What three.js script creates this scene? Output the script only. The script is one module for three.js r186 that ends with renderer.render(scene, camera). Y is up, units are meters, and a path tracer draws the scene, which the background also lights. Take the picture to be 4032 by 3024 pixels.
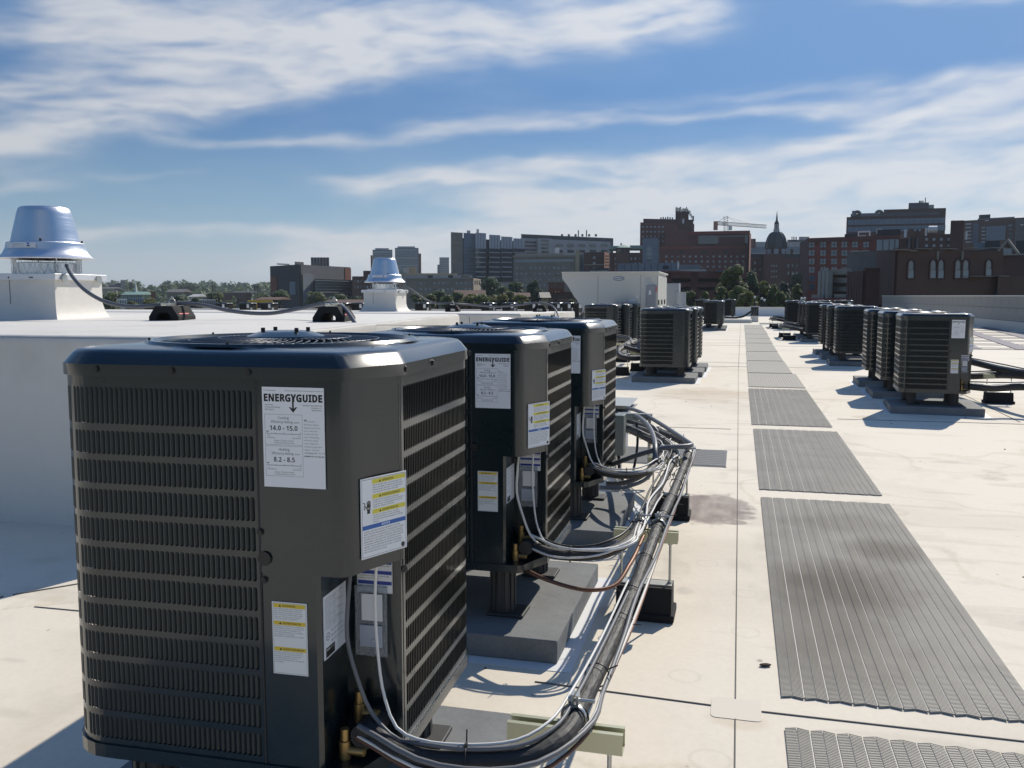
import * as THREE from 'three';
import { mergeGeometries, toCreasedNormals } from 'three/addons/utils/BufferGeometryUtils.js';
import { RoundedBoxGeometry } from 'three/addons/geometries/RoundedBoxGeometry.js';

// ------------------------------------------------------------------ camera, sky, sun, exposure
const FOC = 3500, CAMH = 1.26, PITCH = -5.662 * Math.PI / 180, YAW = 14.3075 * Math.PI / 180;
const scene = new THREE.Scene();
const camera = new THREE.PerspectiveCamera(46.73, 4 / 3, 0.05, 6000);
camera.position.set(0, CAMH, 0);
camera.rotation.set(PITCH, YAW, 0, 'YXZ');
camera.updateMatrixWorld(true);
const renderer = new THREE.WebGLRenderer({ antialias: true });
renderer.setSize(1024, 768);
renderer.toneMapping = THREE.LinearToneMapping;
renderer.toneMappingExposure = 1.0;
renderer.shadowMap.enabled = true;

const SUN = new THREE.Vector3(0.49, 1.09, -1.25).normalize();
const sun = new THREE.DirectionalLight(new THREE.Color(1.0, 0.93, 0.82), 4.5);
sun.position.copy(SUN).multiplyScalar(60);
sun.castShadow = true;
sun.shadow.mapSize.set(4096, 4096);
Object.assign(sun.shadow.camera, { left: -60, right: 60, top: 60, bottom: -60, near: 1, far: 200 });
scene.add(sun); scene.add(sun.target);

// ------------------------------------------------------------------ noise
function rng(seed) { let s = seed >>> 0; return () => { s = (s + 0x6D2B79F5) | 0; let t = Math.imul(s ^ (s >>> 15), 1 | s); t = (t + Math.imul(t ^ (t >>> 7), 61 | t)) ^ t; return ((t ^ (t >>> 14)) >>> 0) / 4294967296; }; }
const HT = new Float32Array(65536); { const r = rng(77); for (let i = 0; i < 65536; i++) HT[i] = r(); }
const vn = (x, y) => {
  const xi = Math.floor(x), yi = Math.floor(y), fx = x - xi, fy = y - yi;
  const u = fx * fx * (3 - 2 * fx), v = fy * fy * (3 - 2 * fy);
  const a = HT[(xi & 255) + ((yi & 255) << 8)], b = HT[((xi + 1) & 255) + ((yi & 255) << 8)], c = HT[(xi & 255) + (((yi + 1) & 255) << 8)], d = HT[((xi + 1) & 255) + (((yi + 1) & 255) << 8)];
  return a + (b - a) * u + (c - a) * v + (a - b - c + d) * u * v;
};
const fbm = (x, y, o = 5) => { let s = 0, a = 0.5, n = 0; for (let i = 0; i < o; i++) { s += a * vn(x, y); n += a; x = x * 2.03 + 17.1; y = y * 2.03 + 5.7; a *= 0.5; } return s / n; };
const sstep = (a, b, x) => { const t = Math.min(1, Math.max(0, (x - a) / (b - a))); return t * t * (3 - 2 * t); };
const R = Math.PI / 180;
const lin = v => Math.pow(v / 255, 2.2);

// ------------------------------------------------------------------ the sky: air plus cirrus, by azimuth and elevation
{
  const W = 2048, Hh = 2048, data = new Float32Array(W * Hh * 4);
  const strokes = [ // [azimuth, elevation] points, width up, width down, strength
    [[[-39.3, 15], [-27.3, 14.9], [-17.4, 15.2], [-3.7, 17.1]], 2.6, 1.5, 1.0],
    [[[-50, 6.8], [-43.7, 8.4], [-36.6, 10.3], [-29.8, 12.3], [-23.1, 13.9]], 1.5, 1.2, 0.95],
    [[[-52, 9.6], [-43.6, 10.9], [-37.7, 12.2], [-31.3, 14]], 1.2, 0.9, 0.7],
    [[[-48, 14.2], [-41, 14.0], [-34, 14.4]], 0.8, 0.7, 0.4],
    [[[-31, 9.0], [-20.3, 9.7], [-8.7, 10.7], [0, 11.0]], 0.45, 0.4, 0.55],
    [[[-18, 10.3], [-8.7, 11.4], [0, 12.1], [6, 12.4]], 0.8, 0.6, 0.38],
    [[[4.6, 11.0], [8.9, 11.6], [12.2, 12.1]], 0.55, 0.5, 0.7],
    [[[10.6, 10.4], [14.9, 11.3], [24, 12.5]], 1.0, 0.8, 0.85],
    [[[-22, 6.9], [-14, 7.7], [-8.6, 8.0], [2.5, 8.5], [10, 9.3], [20, 10.2]], 0.75, 0.9, 0.85],
    [[[-13, 5.8], [-6, 6.0], [2.6, 6.5], [15.2, 7.4], [26, 8.2]], 1.3, 3.4, 1.0],
    [[[-40, 3.3], [-35, 4.0], [-31, 4.2], [-25, 3.6], [-18, 3.9]], 0.45, 0.6, 0.6],
    [[[-22.5, 7.3], [-19, 7.0]], 0.35, 0.3, 0.5],
    [[[-38.2, 6.8], [-34.2, 7.0]], 0.3, 0.25, 0.3],
    [[[10, 16.2], [20, 15.4]], 0.5, 0.4, 0.45],
    [[[-50, 4.6], [-43.6, 5.9]], 0.6, 0.5, 0.5],
    [[[-26, 1.6], [-10, 2.6], [4, 3.4], [24, 4.2]], 2.4, 4.0, 1.0], [[[-30, 1.4], [-12, 3.4]], 1.0, 2.2, 0.35],
  ];
  const zen = [lin(62), lin(108), lin(170)], mid = [lin(100), lin(144), lin(196)], low = [lin(156), lin(192), lin(217)], hor = [lin(212), lin(222), lin(228)];
  for (let j = 0; j < Hh; j++) {
    const el = ((j + 0.5) / Hh - 0.5) * 180;
    for (let i = 0; i < W; i++) {
      const uu = (i + 0.5) / W;             // u = atan2(z, x) / 2pi + 0.5
      let th = (uu - 0.5) * 360;             // degrees of atan2(z, x)
      let az = th + 90; if (az > 180) az -= 360; if (az < -180) az += 360;
      const out = el > 24 || el < -3 || az < -58 || az > 34, ci = out ? i & ~7 : i, cj = out ? j & ~3 : j;
      if (out && (ci !== i || cj !== j)) { const a = (cj * W + ci) * 4, o = (j * W + i) * 4; data[o] = data[a]; data[o + 1] = data[a + 1]; data[o + 2] = data[a + 2]; data[o + 3] = 1; continue; }
      const e = Math.max(el, 0);
      const c = [0, 0, 0];
      const t1 = sstep(0, 6, e), t2 = sstep(3, 12, e), t3 = sstep(10, 60, e);
      for (let k = 0; k < 3; k++) { let v = hor[k] + (low[k] - hor[k]) * t1; v += (mid[k] - v) * t2; v += (zen[k] - v) * t3; c[k] = v; }
      // broad sun side brightening of the air
      const ca = Math.cos(el * R), dx = Math.sin(az * R) * ca, dy = Math.sin(el * R), dz = -Math.cos(az * R) * ca;
      const cg = dx * SUN.x + dy * SUN.y + dz * SUN.z, mu = Math.max(0, cg);
      const ph = 0.61 + 0.34 * cg * cg + 0.30 * Math.pow((1 + cg) / 2, 3);   // air scatters most towards and away from the sun
      const glow = 0.12 * Math.pow(mu, 6) + 0.25 * Math.pow(mu, 60);
      // clouds
      let dens = 0;
      if (el > -2) {
        const wa = az + 5.0 * (fbm(az * 0.10 + 40, el * 0.22, 3) - 0.5), we = el + 1.5 * (fbm(az * 0.16 + 9, el * 0.4 + 33, 4) - 0.5);
        let d = 0;
        for (const [pts, wu, wd, st] of strokes) {
          let best = 9;
          for (let k = 0; k < pts.length - 1; k++) {
            const [ax, ay] = pts[k], [bx, by] = pts[k + 1];
            if (wa < ax - 8 || wa > bx + 8) continue;
            const t = Math.min(1, Math.max(0, ((wa - ax) * (bx - ax) + (we - ay) * (by - ay)) / ((bx - ax) ** 2 + (by - ay) ** 2)));
            const ex = (wa - ax - t * (bx - ax)) * 0.3, ey = we - ay - t * (by - ay);
            const q = Math.hypot(ex / 1.0, ey / (ey > 0 ? wu : wd));
            if (q < best) best = q;
          }
          if (best < 3) d = d + st * Math.exp(-best * best * 0.9) * (1 - d);
        }
        // same kind of cirrus over the rest of the sky
        const away = sstep(17, 26, Math.abs(az + 14.3) - 14) + sstep(17.5, 24, el);
        if (away > 0) d = Math.max(d, Math.min(1, away) * 0.6 * sstep(0.5, 0.76, fbm(az * 0.03 + 3 + el * 0.02, el * 0.09 + 20, 4)));
        const fine = fbm(wa * 0.28 + wa * 0.05 + we * 0.5 + 7, we * 1.5 - wa * 0.16 + 3, 6), wis = fbm(wa * 0.42 + we * 0.9 + 60, we * 3.4 - wa * 0.55 + 11, 5);
        dens = sstep(0.05, 1.15, d * (0.2 + 1.0 * fine + 0.45 * wis)) + 0.10 * fine * sstep(0.35, 0.75, fbm(wa * 0.1 + 3, we * 0.35 + 8, 3));
        dens *= sstep(-1, 0.6, el);
      }
      const cb = 0.44 + 0.36 * Math.pow((1 + cg) / 2, 1.5);
      const cl = [cb * 0.965, cb * 0.99, cb * 1.04];
      const o = (j * W + i) * 4;
      for (let k = 0; k < 3; k++) {
        let v = c[k] * Math.min(1.08, ph) + glow * [1, 0.97, 0.9][k];
        v += (Math.max(v, cl[k] + glow) - v) * Math.min(1, dens) * 0.9;
        if (el < 0) { const g = [0.17, 0.17, 0.16][k]; v += (g - v) * sstep(0, -6, el); }
        data[o + k] = v;
      }
      data[o + 3] = 1;
    }
  }
  const tex = new THREE.DataTexture(data, W, Hh, THREE.RGBAFormat, THREE.FloatType);
  tex.mapping = THREE.EquirectangularReflectionMapping; tex.magFilter = THREE.LinearFilter; tex.minFilter = THREE.LinearFilter; tex.needsUpdate = true;
  scene.background = tex; scene.environment = tex;
}

// ------------------------------------------------------------------ helpers
const V = (x, y, z) => new THREE.Vector3(x, y, z);
const RM = new THREE.Matrix4().extractRotation(camera.matrixWorld);
// a photograph pixel (4032 x 3024) as a direction; the depth D (metres along the lens axis) comes from what the thing stands on or its usual size
function at(px, py, D) { return V((px - 2016) / FOC, -(py - 1512) / FOC, -1).applyMatrix4(RM).multiplyScalar(D).add(V(0, CAMH, 0)); }
const used = {};
const numbered = n => { const k = used[n] = (used[n] ?? -1) + 1; return k ? n + '_' + String(k).padStart(3, '0') : n; };
function fix(g) {
  if (!g.attributes.uv) g.setAttribute('uv', new THREE.Float32BufferAttribute(new Float32Array(g.attributes.position.count * 2), 2));
  if (!g.attributes.normal) g.computeVertexNormals();
  for (const k of Object.keys(g.attributes)) if (!['position', 'normal', 'uv'].includes(k)) g.deleteAttribute(k);
  return g.index ? g.toNonIndexed() : g;
}
const mg = list => list.length === 1 ? list[0] : mergeGeometries(list.map(fix));
function box(w, h, d, x = 0, y = 0, z = 0, ry = 0) { const g = new THREE.BoxGeometry(w, h, d); if (ry) g.rotateY(ry); g.translate(x, y, z); return g; }
function rbox(w, h, d, r, x = 0, y = 0, z = 0, ry = 0, seg = 2) { const g = new RoundedBoxGeometry(w, h, d, seg, r); if (ry) g.rotateY(ry); g.translate(x, y, z); return g; }
function cyl(r0, r1, h, x = 0, y = 0, z = 0, seg = 16) { const g = new THREE.CylinderGeometry(r0, r1, h, seg); g.translate(x, y, z); return g; }
function rod(a, b, r, seg = 8) { const d = b.clone().sub(a), L = d.length(), g = new THREE.CylinderGeometry(r, r, L, seg); g.applyQuaternion(new THREE.Quaternion().setFromUnitVectors(V(0, 1, 0), d.normalize())); g.translate((a.x + b.x) / 2, (a.y + b.y) / 2, (a.z + b.z) / 2); return g; }
function tube(pts, r, seg = 40, rad = 10) {
  const c = new THREE.CatmullRomCurve3(pts, false, 'centripetal'), g = new THREE.TubeGeometry(c, seg, r, rad);
  const caps = [0, 1].map(t => { const p = c.getPoint(t), q = c.getTangent(t).multiplyScalar(t ? 1 : -1), k = new THREE.CircleGeometry(r, rad); k.applyQuaternion(new THREE.Quaternion().setFromUnitVectors(V(0, 0, 1), q)); k.translate(p.x, p.y, p.z); return k; });
  return mg([g, ...caps]);
}
// vertical prism over a plan polygon [[x, z], ...], y0..y1
function prism(pl, y0, y1) {
  const s = new THREE.Shape(pl.map(([x, z]) => new THREE.Vector2(x, -z)));
  const g = new THREE.ExtrudeGeometry(s, { depth: y1 - y0, bevelEnabled: false });
  g.rotateX(-Math.PI / 2); g.translate(0, y0, 0); return g;
}
function metricUV(g, s = 1) { // uv in metres by the main direction of each face
  g = g.index ? g.toNonIndexed() : g; const p = g.attributes.position, n = g.attributes.normal, uv = new Float32Array(p.count * 2);
  for (let i = 0; i < p.count; i++) {
    const ax = Math.abs(n.getX(i)), ay = Math.abs(n.getY(i)), az = Math.abs(n.getZ(i));
    if (ay > ax && ay > az) { uv[2 * i] = p.getX(i) * s; uv[2 * i + 1] = -p.getZ(i) * s; }
    else if (ax > az) { uv[2 * i] = p.getZ(i) * s; uv[2 * i + 1] = p.getY(i) * s; }
    else { uv[2 * i] = p.getX(i) * s; uv[2 * i + 1] = p.getY(i) * s; }
  }
  g.setAttribute('uv', new THREE.BufferAttribute(uv, 2)); return g;
}
function part(name, geo, mat, parent, label) {
  const m = new THREE.Mesh(Array.isArray(geo) ? mg(geo) : geo, mat); m.castShadow = m.receiveShadow = true;
  m.name = parent ? name : numbered(name); (parent || scene).add(m); if (label) m.userData.label = label; return m;
}
function thing(name, label, category, pos = [0, 0, 0], turn = 0, group) {
  const o = new THREE.Group(); o.name = numbered(name); scene.add(o); o.position.set(...pos); o.rotation.y = turn;
  o.userData = { label, category }; if (group) o.userData.group = group; return o;
}
function single(name, geo, mat, label, category, group) { const m = part(name, geo, mat); m.userData = { label, category }; if (group) m.userData.group = group; return m; }
function struct(name, geo, mat) { const m = part(name, geo, mat); m.userData = { kind: 'structure' }; return m; }
function dup(src, pos, turn, label, group) {
  const c = src.clone(); c.name = numbered(src.name.replace(/_\d+$/, '')); scene.add(c); c.position.set(...pos); c.rotation.y = turn;
  c.userData = { ...src.userData, label }; if (group) c.userData.group = group; return c;
}
function std(r, g, b, rough = 0.7, metal = 0, extra = {}) { const m = new THREE.MeshStandardMaterial({ roughness: rough, metalness: metal, side: THREE.DoubleSide, ...extra }); m.color.setRGB(r, g, b); return m; }
function phys(r, g, b, rough, metal, extra = {}) { const m = new THREE.MeshPhysicalMaterial({ roughness: rough, metalness: metal, side: THREE.DoubleSide, ...extra }); m.color.setRGB(r, g, b); return m; }
function texFrom(w, h, fn, srgb = true) {
  const d = new Uint8Array(w * h * 4);
  for (let j = 0; j < h; j++) for (let i = 0; i < w; i++) { const c = fn(i / w, j / h), o = (j * w + i) * 4; d[o] = c[0]; d[o + 1] = c[1] ?? c[0]; d[o + 2] = c[2] ?? c[0]; d[o + 3] = 255; }
  const t = new THREE.DataTexture(d, w, h); t.magFilter = THREE.LinearFilter; t.minFilter = THREE.LinearMipmapLinearFilter; t.generateMipmaps = true; t.wrapS = t.wrapT = THREE.RepeatWrapping; if (srgb) t.colorSpace = THREE.SRGBColorSpace; t.needsUpdate = true; return t;
}
const tile = (u, v, s, f) => { // blend so that a noise repeats
  const a = f(u * s, v * s), b = f((u - 1) * s, v * s), c = f(u * s, (v - 1) * s), d = f((u - 1) * s, (v - 1) * s);
  return (a * (1 - u) + b * u) * (1 - v) + (c * (1 - u) + d * u) * v;
};
const speckle = texFrom(512, 512, (u, v) => { const n = 0.6 * tile(u, v, 6, (a, b) => fbm(a, b, 4)) + 0.4 * tile(u, v, 60, (a, b) => fbm(a + 3, b, 3)); return [205 + 70 * (n - 0.5)]; });
const lumps = texFrom(512, 512, (u, v) => [128 + 220 * (tile(u, v, 14, (a, b) => fbm(a, b, 4)) - 0.5)], false);

// ------------------------------------------------------------------ materials
const M = {
  paint: phys(0.0065, 0.016, 0.0205, 0.34, 0, { clearcoat: 0.5, clearcoatRoughness: 0.08 }),
  lid: phys(0.008, 0.017, 0.022, 0.32, 0, { clearcoat: 0.6, clearcoatRoughness: 0.13 }),
  blade: std(0.013, 0.022, 0.025, 0.5),
  coil: std(0.008, 0.008, 0.009, 0.85),
  grille: phys(0.02, 0.021, 0.023, 0.35, 0, { clearcoat: 0.5 }),
  screw: std(0.012, 0.012, 0.014, 0.4),
  padgrey: std(0.31, 0.32, 0.32, 0.85, 0, { map: speckle, bumpMap: lumps, bumpScale: 0.003 }),
  riser: std(0.05, 0.05, 0.05, 0.6),
  rubber: std(0.014, 0.014, 0.015, 0.9, 0, { bumpMap: lumps, bumpScale: 0.004 }),
  zinc: std(0.52, 0.53, 0.5, 0.38, 0.85),
  strut: std(0.50, 0.50, 0.36, 0.42, 0.6),
  insul: phys(0.03, 0.029, 0.028, 0.62, 0, { bumpMap: lumps, bumpScale: 0.005 }),
  conduit: std(0.13, 0.135, 0.15, 0.45),
  whitecable: std(0.72, 0.70, 0.66, 0.45),
  greycable: std(0.14, 0.145, 0.155, 0.5),
  blackcable: std(0.015, 0.015, 0.016, 0.45),
  copper: std(0.17, 0.085, 0.055, 0.5, 0.4),
  brass: std(0.40, 0.27, 0.11, 0.45, 0.8),
  alu: std(0.75, 0.77, 0.80, 0.26, 1),
  tpo: std(0.80, 0.79, 0.77, 0.62),
  tpoBright: std(0.74, 0.74, 0.73, 0.6),
  ahu: std(0.60, 0.60, 0.56, 0.5), ahuGrey: std(0.30, 0.32, 0.35, 0.5),
  parapet: std(0.72, 0.74, 0.76, 0.6),
  greywall: std(0.42, 0.43, 0.42, 0.75, 0, { map: speckle }),
  seam: std(0.14, 0.13, 0.12, 0.8),
  red: std(0.55, 0.03, 0.04, 0.5), white: std(0.8, 0.8, 0.8, 0.5), dark: std(0.02, 0.02, 0.022, 0.6),
  yellow: std(0.6, 0.42, 0.05, 0.5),
};
{ const dust = texFrom(512, 512, (u, v) => { const n = tile(u, v, 5, (a, b) => fbm(a, b * 0.5, 4)), f = tile(u, v, 70, (a, b) => fbm(a, b, 2)), st = tile(u, v, 30, (a, b) => fbm(a, b * 0.08 + 5, 3)); const k = 205 + 40 * (n - 0.5) + 30 * (f - 0.5) + 26 * (st - 0.5); return [k, k, k * 0.99]; }); dust.repeat.set(2.2, 2.2); const ro = texFrom(256, 256, (u, v) => { const n = tile(u, v, 6, (a, b) => fbm(a, b, 4)); const k = 255 * Math.min(1, Math.max(0.5, 0.55 + 0.6 * n)); return [k]; }, false); ro.repeat.set(2, 2); for (const m of [M.paint, M.lid]) { m.map = dust; m.roughnessMap = ro; m.color.multiplyScalar(1.5); } }
M.tpo.bumpMap = texFrom(512, 512, (u, v) => [128 + 200 * (0.75 * tile(u, v, 5, (a, b) => fbm(a, b * 0.6, 3)) + 0.25 * tile(u, v, 26, (a, b) => fbm(a, b, 3)) - 0.5)], false); M.tpo.bumpScale = 0.02;
M.tpo.map = texFrom(1024, 1024, (u, v) => { const n = tile(u, v, 7, (a, b) => fbm(a, b, 5)), f = tile(u, v, 90, (a, b) => fbm(a, b, 2)); const k = 246 - 26 * sstep(0.5, 0.85, n) - 5 * f; return [k, k * 0.985, k * 0.955]; });

// ------------------------------------------------------------------ the ground of the city, out to the horizon
const groundY = (x, z) => { const d = Math.hypot(x, z); return -14 + 24 * sstep(250, 1300, d) * (0.7 + 0.6 * fbm(x * 0.002 + 5, z * 0.002 + 9, 2)); };
{
  const N = 96, M2 = 40, pos = [], idx = [];
  for (let j = 0; j <= M2; j++) for (let i = 0; i < N; i++) { const r = 30 * Math.pow(5000 / 30, j / M2) * (j ? 1 : 0), a = i / N * 2 * Math.PI, x = r * Math.cos(a), z = r * Math.sin(a); pos.push(x, groundY(x, z), z); }
  for (let j = 0; j < M2; j++) for (let i = 0; i < N; i++) { const a = j * N + i, b = j * N + (i + 1) % N; idx.push(a, a + N, b, b, a + N, b + N); }
  const g = new THREE.BufferGeometry(); g.setAttribute('position', new THREE.Float32BufferAttribute(pos, 3)); g.setIndex(idx); g.computeVertexNormals();
  struct('ground', g, std(0.10, 0.11, 0.07, 0.95));
}

// ------------------------------------------------------------------ the roof deck
{
  // near part with its own dirt and stains, copied where the photograph shows them
  const X0 = -5.2, X1 = 4.4, Z0 = -16.2, Z1 = 0.6, W = 2048, Hh = 2048, rr = rng(5);
  const blots = []; // x, z, rx, rz, strength, kind (0 grey, 1 brown)
  for (let i = 0; i < 260; i++) blots.push([X0 + rr() * (X1 - X0), Z0 + rr() * (Z1 - Z0), 0.03 + 0.16 * rr() * rr(), 0.02 + 0.08 * rr(), 0.035 + 0.085 * rr(), rr() < 0.5 ? 0 : 1]);
  for (let i = 0; i < 420; i++) blots.push([X0 + rr() * (X1 - X0), Z0 + rr() * (Z1 - Z0), 0.004 + 0.012 * rr(), 0.004 + 0.012 * rr(), 0.3 + 0.4 * rr(), 0]);
  blots.push([-0.19, -5.35, 0.30, 0.42, 0.62, 2], [0.0, -5.02, 0.08, 0.07, 0.5, 2], [-0.45, -5.5, 0.16, 0.12, 0.35, 1], [-0.4, -11.6, 0.7, 1.1, 0.20, 1], [-0.3, -11.9, 0.5, 0.35, 0.16, 1], [0.02, -2.62, 0.12, 0.06, 0.16, 1], [0.36, -3.4, 0.04, 0.02, 0.25, 0], [1.3, -9.8, 0.14, 0.16, 0.3, 1], [1.05, -11.4, 0.25, 0.12, 0.25, 1]);
  const rings = [[-0.05, -2.37, 0.055], [0.05, -3.35, 0.05], [-0.12, -4.2, 0.05], [0.05, -3.8, 0.05], [-1.9, -2.75, 0.055], [-1.6, -2.05, 0.05], [-0.15, -2.9, 0.05]];
  const cell = {}, key = (x, z) => Math.floor(x * 2) + ',' + Math.floor(z * 2);
  for (const b of blots) for (let x = b[0] - b[2] * 1.6; x < b[0] + b[2] * 1.6 + 0.5; x += 0.5) for (let z = b[1] - b[3] * 1.6; z < b[1] + b[3] * 1.6 + 0.5; z += 0.5) (cell[key(x, z)] ||= new Set()).add(b);
  const t = texFrom(W, Hh, (u, v) => {
    const x = X0 + u * (X1 - X0), z = Z1 - v * (Z1 - Z0);
    const n = fbm(x * 1.1 + 4, z * 1.1 + 8, 4), m = fbm(x * 7 + 1, z * 4 + 3, 3), f = vn(x * 90, z * 90), q = vn(x * 0.7 + 30, z * 0.7);
    let c = [247, 237, 218]; let k = 1 - 0.045 * sstep(0.5, 0.8, n) - 0.045 * sstep(0.55, 0.8, m) * sstep(0.4, 0.7, q) - 0.025 * (f - 0.5);
    const st = sstep(0.62, 0.8, fbm(x * 2.2 + 70, z * 9 + 2, 3)) * 0.05; k -= st;
    c = [c[0] * k, c[1] * (k - 0.008 * n), c[2] * (k - 0.02 * n)];
    const pd = Math.abs(fbm(x * 0.55 + 12, z * 0.55 + 40, 4) - 0.53); if (pd < 0.012) { const l = 0.055 * (1 - pd / 0.012) * (0.4 + f); c = [c[0] * (1 - l * 0.8), c[1] * (1 - l), c[2] * (1 - l * 1.3)]; }
    for (const b of cell[key(x, z)] || []) {
      const w = 0.55 * (fbm(x * 9 + b[0] * 31, z * 9 + b[1] * 17, 4) - 0.5), d = Math.hypot((x - b[0]) / b[2], (z - b[1]) / b[3]) + w * 1.2;
      let s = b[4] * (1 - sstep(b[5] === 2 ? 0.75 : 0.5, 1.05, d)); if (s <= 0) continue;
      if (b[5] === 2) s *= 0.55 + 0.75 * fbm(x * 22 + 9, z * 8, 4);
      const tc = b[5] === 0 ? [120, 116, 112] : b[5] === 1 ? [188, 160, 122] : [112, 98, 96];
      for (let i = 0; i < 3; i++) c[i] += (tc[i] - c[i]) * s;
    }
    for (const [rx, rz, r] of rings) { const d = Math.abs(Math.hypot(x - rx, (z - rz)) - r); if (d < 0.008) for (let i = 0; i < 3; i++) c[i] *= 1 - 0.05 * (1 - d / 0.008); }
    return c.map(v => Math.max(0, Math.min(255, v)));
  });
  t.wrapS = t.wrapT = THREE.ClampToEdgeWrapping;
  const nearMat = std(0.83, 0.83, 0.83, 0.85, 0, { map: t, bumpMap: lumps, bumpScale: 0.0 });
  const bumpT = texFrom(1024, 1024, (u, v) => [128 + 200 * (0.7 * tile(u, v, 8, (a, b) => fbm(a, b, 3)) + 0.3 * tile(u, v, 40, (a, b) => fbm(a, b, 3)) - 0.5)], false); bumpT.repeat.set(4, 7);
  nearMat.bumpMap = bumpT; nearMat.bumpScale = 0.006;
  const near = new THREE.PlaneGeometry(X1 - X0, Z1 - Z0); near.rotateX(-Math.PI / 2); near.translate((X0 + X1) / 2, 0, (Z0 + Z1) / 2);
  const roof = struct('roof', near, nearMat);
  const fm = std(0.83, 0.83, 0.83, 0.85); fm.map = texFrom(1024, 1024, (u, v) => {
    const n = tile(u, v, 8, (a, b) => fbm(a, b, 5)), s = tile(u, v, 5, (a, b) => fbm(a * 1 + 9, b * 3, 4)), f = tile(u, v, 90, (a, b) => fbm(a, b, 2));
    const k = 1 - 0.09 * sstep(0.5, 0.8, n) - 0.14 * sstep(0.6, 0.8, s) - 0.03 * f; return [248 * k, 239 * (k - 0.01 * n), 221 * (k - 0.025 * n)];
  });
  fm.map.repeat.set(1 / 9, 1 / 9);
  const far = [];
  const rect = (x0, x1, z0, z1) => { const g = new THREE.PlaneGeometry(x1 - x0, z1 - z0); g.rotateX(-Math.PI / 2); g.translate((x0 + x1) / 2, 0, (z0 + z1) / 2); return metricUV(g); };
  far.push(rect(-60, X0, -58, 6), rect(X1, 30, -58, 6), rect(X0, X1, -58, Z0), rect(X0, X1, Z1, 6));
  part('far_membrane', far, fm, roof);
  part('roof_slab', box(90, 14, 64, -15, -7.02, -26), M.greywall, roof);
  // lap seams: a thin raised lap edge with a dark bead of sealant
  const lap = M.tpoBright;
  const bead = (x0, z0, x1, z1, w = 0.0035) => { const L = Math.hypot(x1 - x0, z1 - z0); return box(w, 0.003, L, (x0 + x1) / 2, 0.0022, (z0 + z1) / 2, Math.atan2(x1 - x0, z1 - z0)); };
  part('seam', [bead(0.018, -1, 0.018, -2.63), bead(0.018, -2.77, 0.018, -5), bead(0.018, -5, 0.008, -16), bead(0.008, -16, 0.1, -57, 0.008)], M.seam, roof);
  part('seam', [bead(-0.62, -2.735, -0.055, -2.705, 0.004), bead(0.095, -2.7, 4.2, -2.67, 0.0045)], M.seam, roof);
  part('seam', [bead(-2.75, -2.92, -1.4, -2.95, 0.003), bead(-2.95, -3.02, -2.75, -3.25, 0.008), bead(-2.75, -3.25, -2.3, -3.6, 0.004)], M.seam, roof);
  part('seam', [bead(-5, -8.55, -0.05, -8.6), bead(1.0, -9.6, 6.5, -9.75, 0.01)], M.seam, roof);
  part('seam', [bead(2.2, -3, 2.75, -9.5, 0.008), bead(2.75, -9.8, 3.2, -30, 0.01)], M.seam, roof);
  part('seam', [bead(-5, -16.4, 5, -16.3, 0.012), bead(-5, -23.5, 9, -23.2, 0.014)], M.seam, roof);
  const patch = new THREE.Shape(); { const w = 0.075, h = 0.07, r = 0.02; patch.moveTo(-w + r, -h); patch.lineTo(w - r, -h); patch.quadraticCurveTo(w, -h, w, -h + r); patch.lineTo(w, h - r); patch.quadraticCurveTo(w, h, w - r, h); patch.lineTo(-w + r, h); patch.quadraticCurveTo(-w, h, -w, h - r); patch.lineTo(-w, -h + r); patch.quadraticCurveTo(-w, -h, -w + r, -h); }
  const pg = new THREE.ExtrudeGeometry(patch, { depth: 0.0006, bevelEnabled: false }); pg.rotateX(-Math.PI / 2); pg.translate(0.02, 0.001, -2.70);
  part('seam_patch', pg, std(0.73, 0.665, 0.56, 0.85), roof);
  // bits of grit and two dry leaves
  const gr = []; const r2 = rng(91); for (let i = 0; i < 70; i++) { const x = -3 + r2() * 6.5, z = -2 - r2() * 10, s = 0.003 + 0.006 * r2(); gr.push(box(s * (1 + r2()), s * 0.6, s, x, s * 0.3, z, r2() * 3)); }
  const gm = part('grit', gr, std(0.06, 0.05, 0.045, 0.9), roof); gm.userData.kind = 'stuff';
  const leaf = new THREE.SphereGeometry(0.022, 8, 5); leaf.scale(1, 0.22, 0.5); leaf.rotateY(0.3); leaf.translate(0.115, 0.006, -3.05);
  single('dry_leaf', leaf, std(0.05, 0.035, 0.03, 0.9), 'small dry dark leaf lying on white membrane beside a walkway mat', 'leaf');
}

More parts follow.
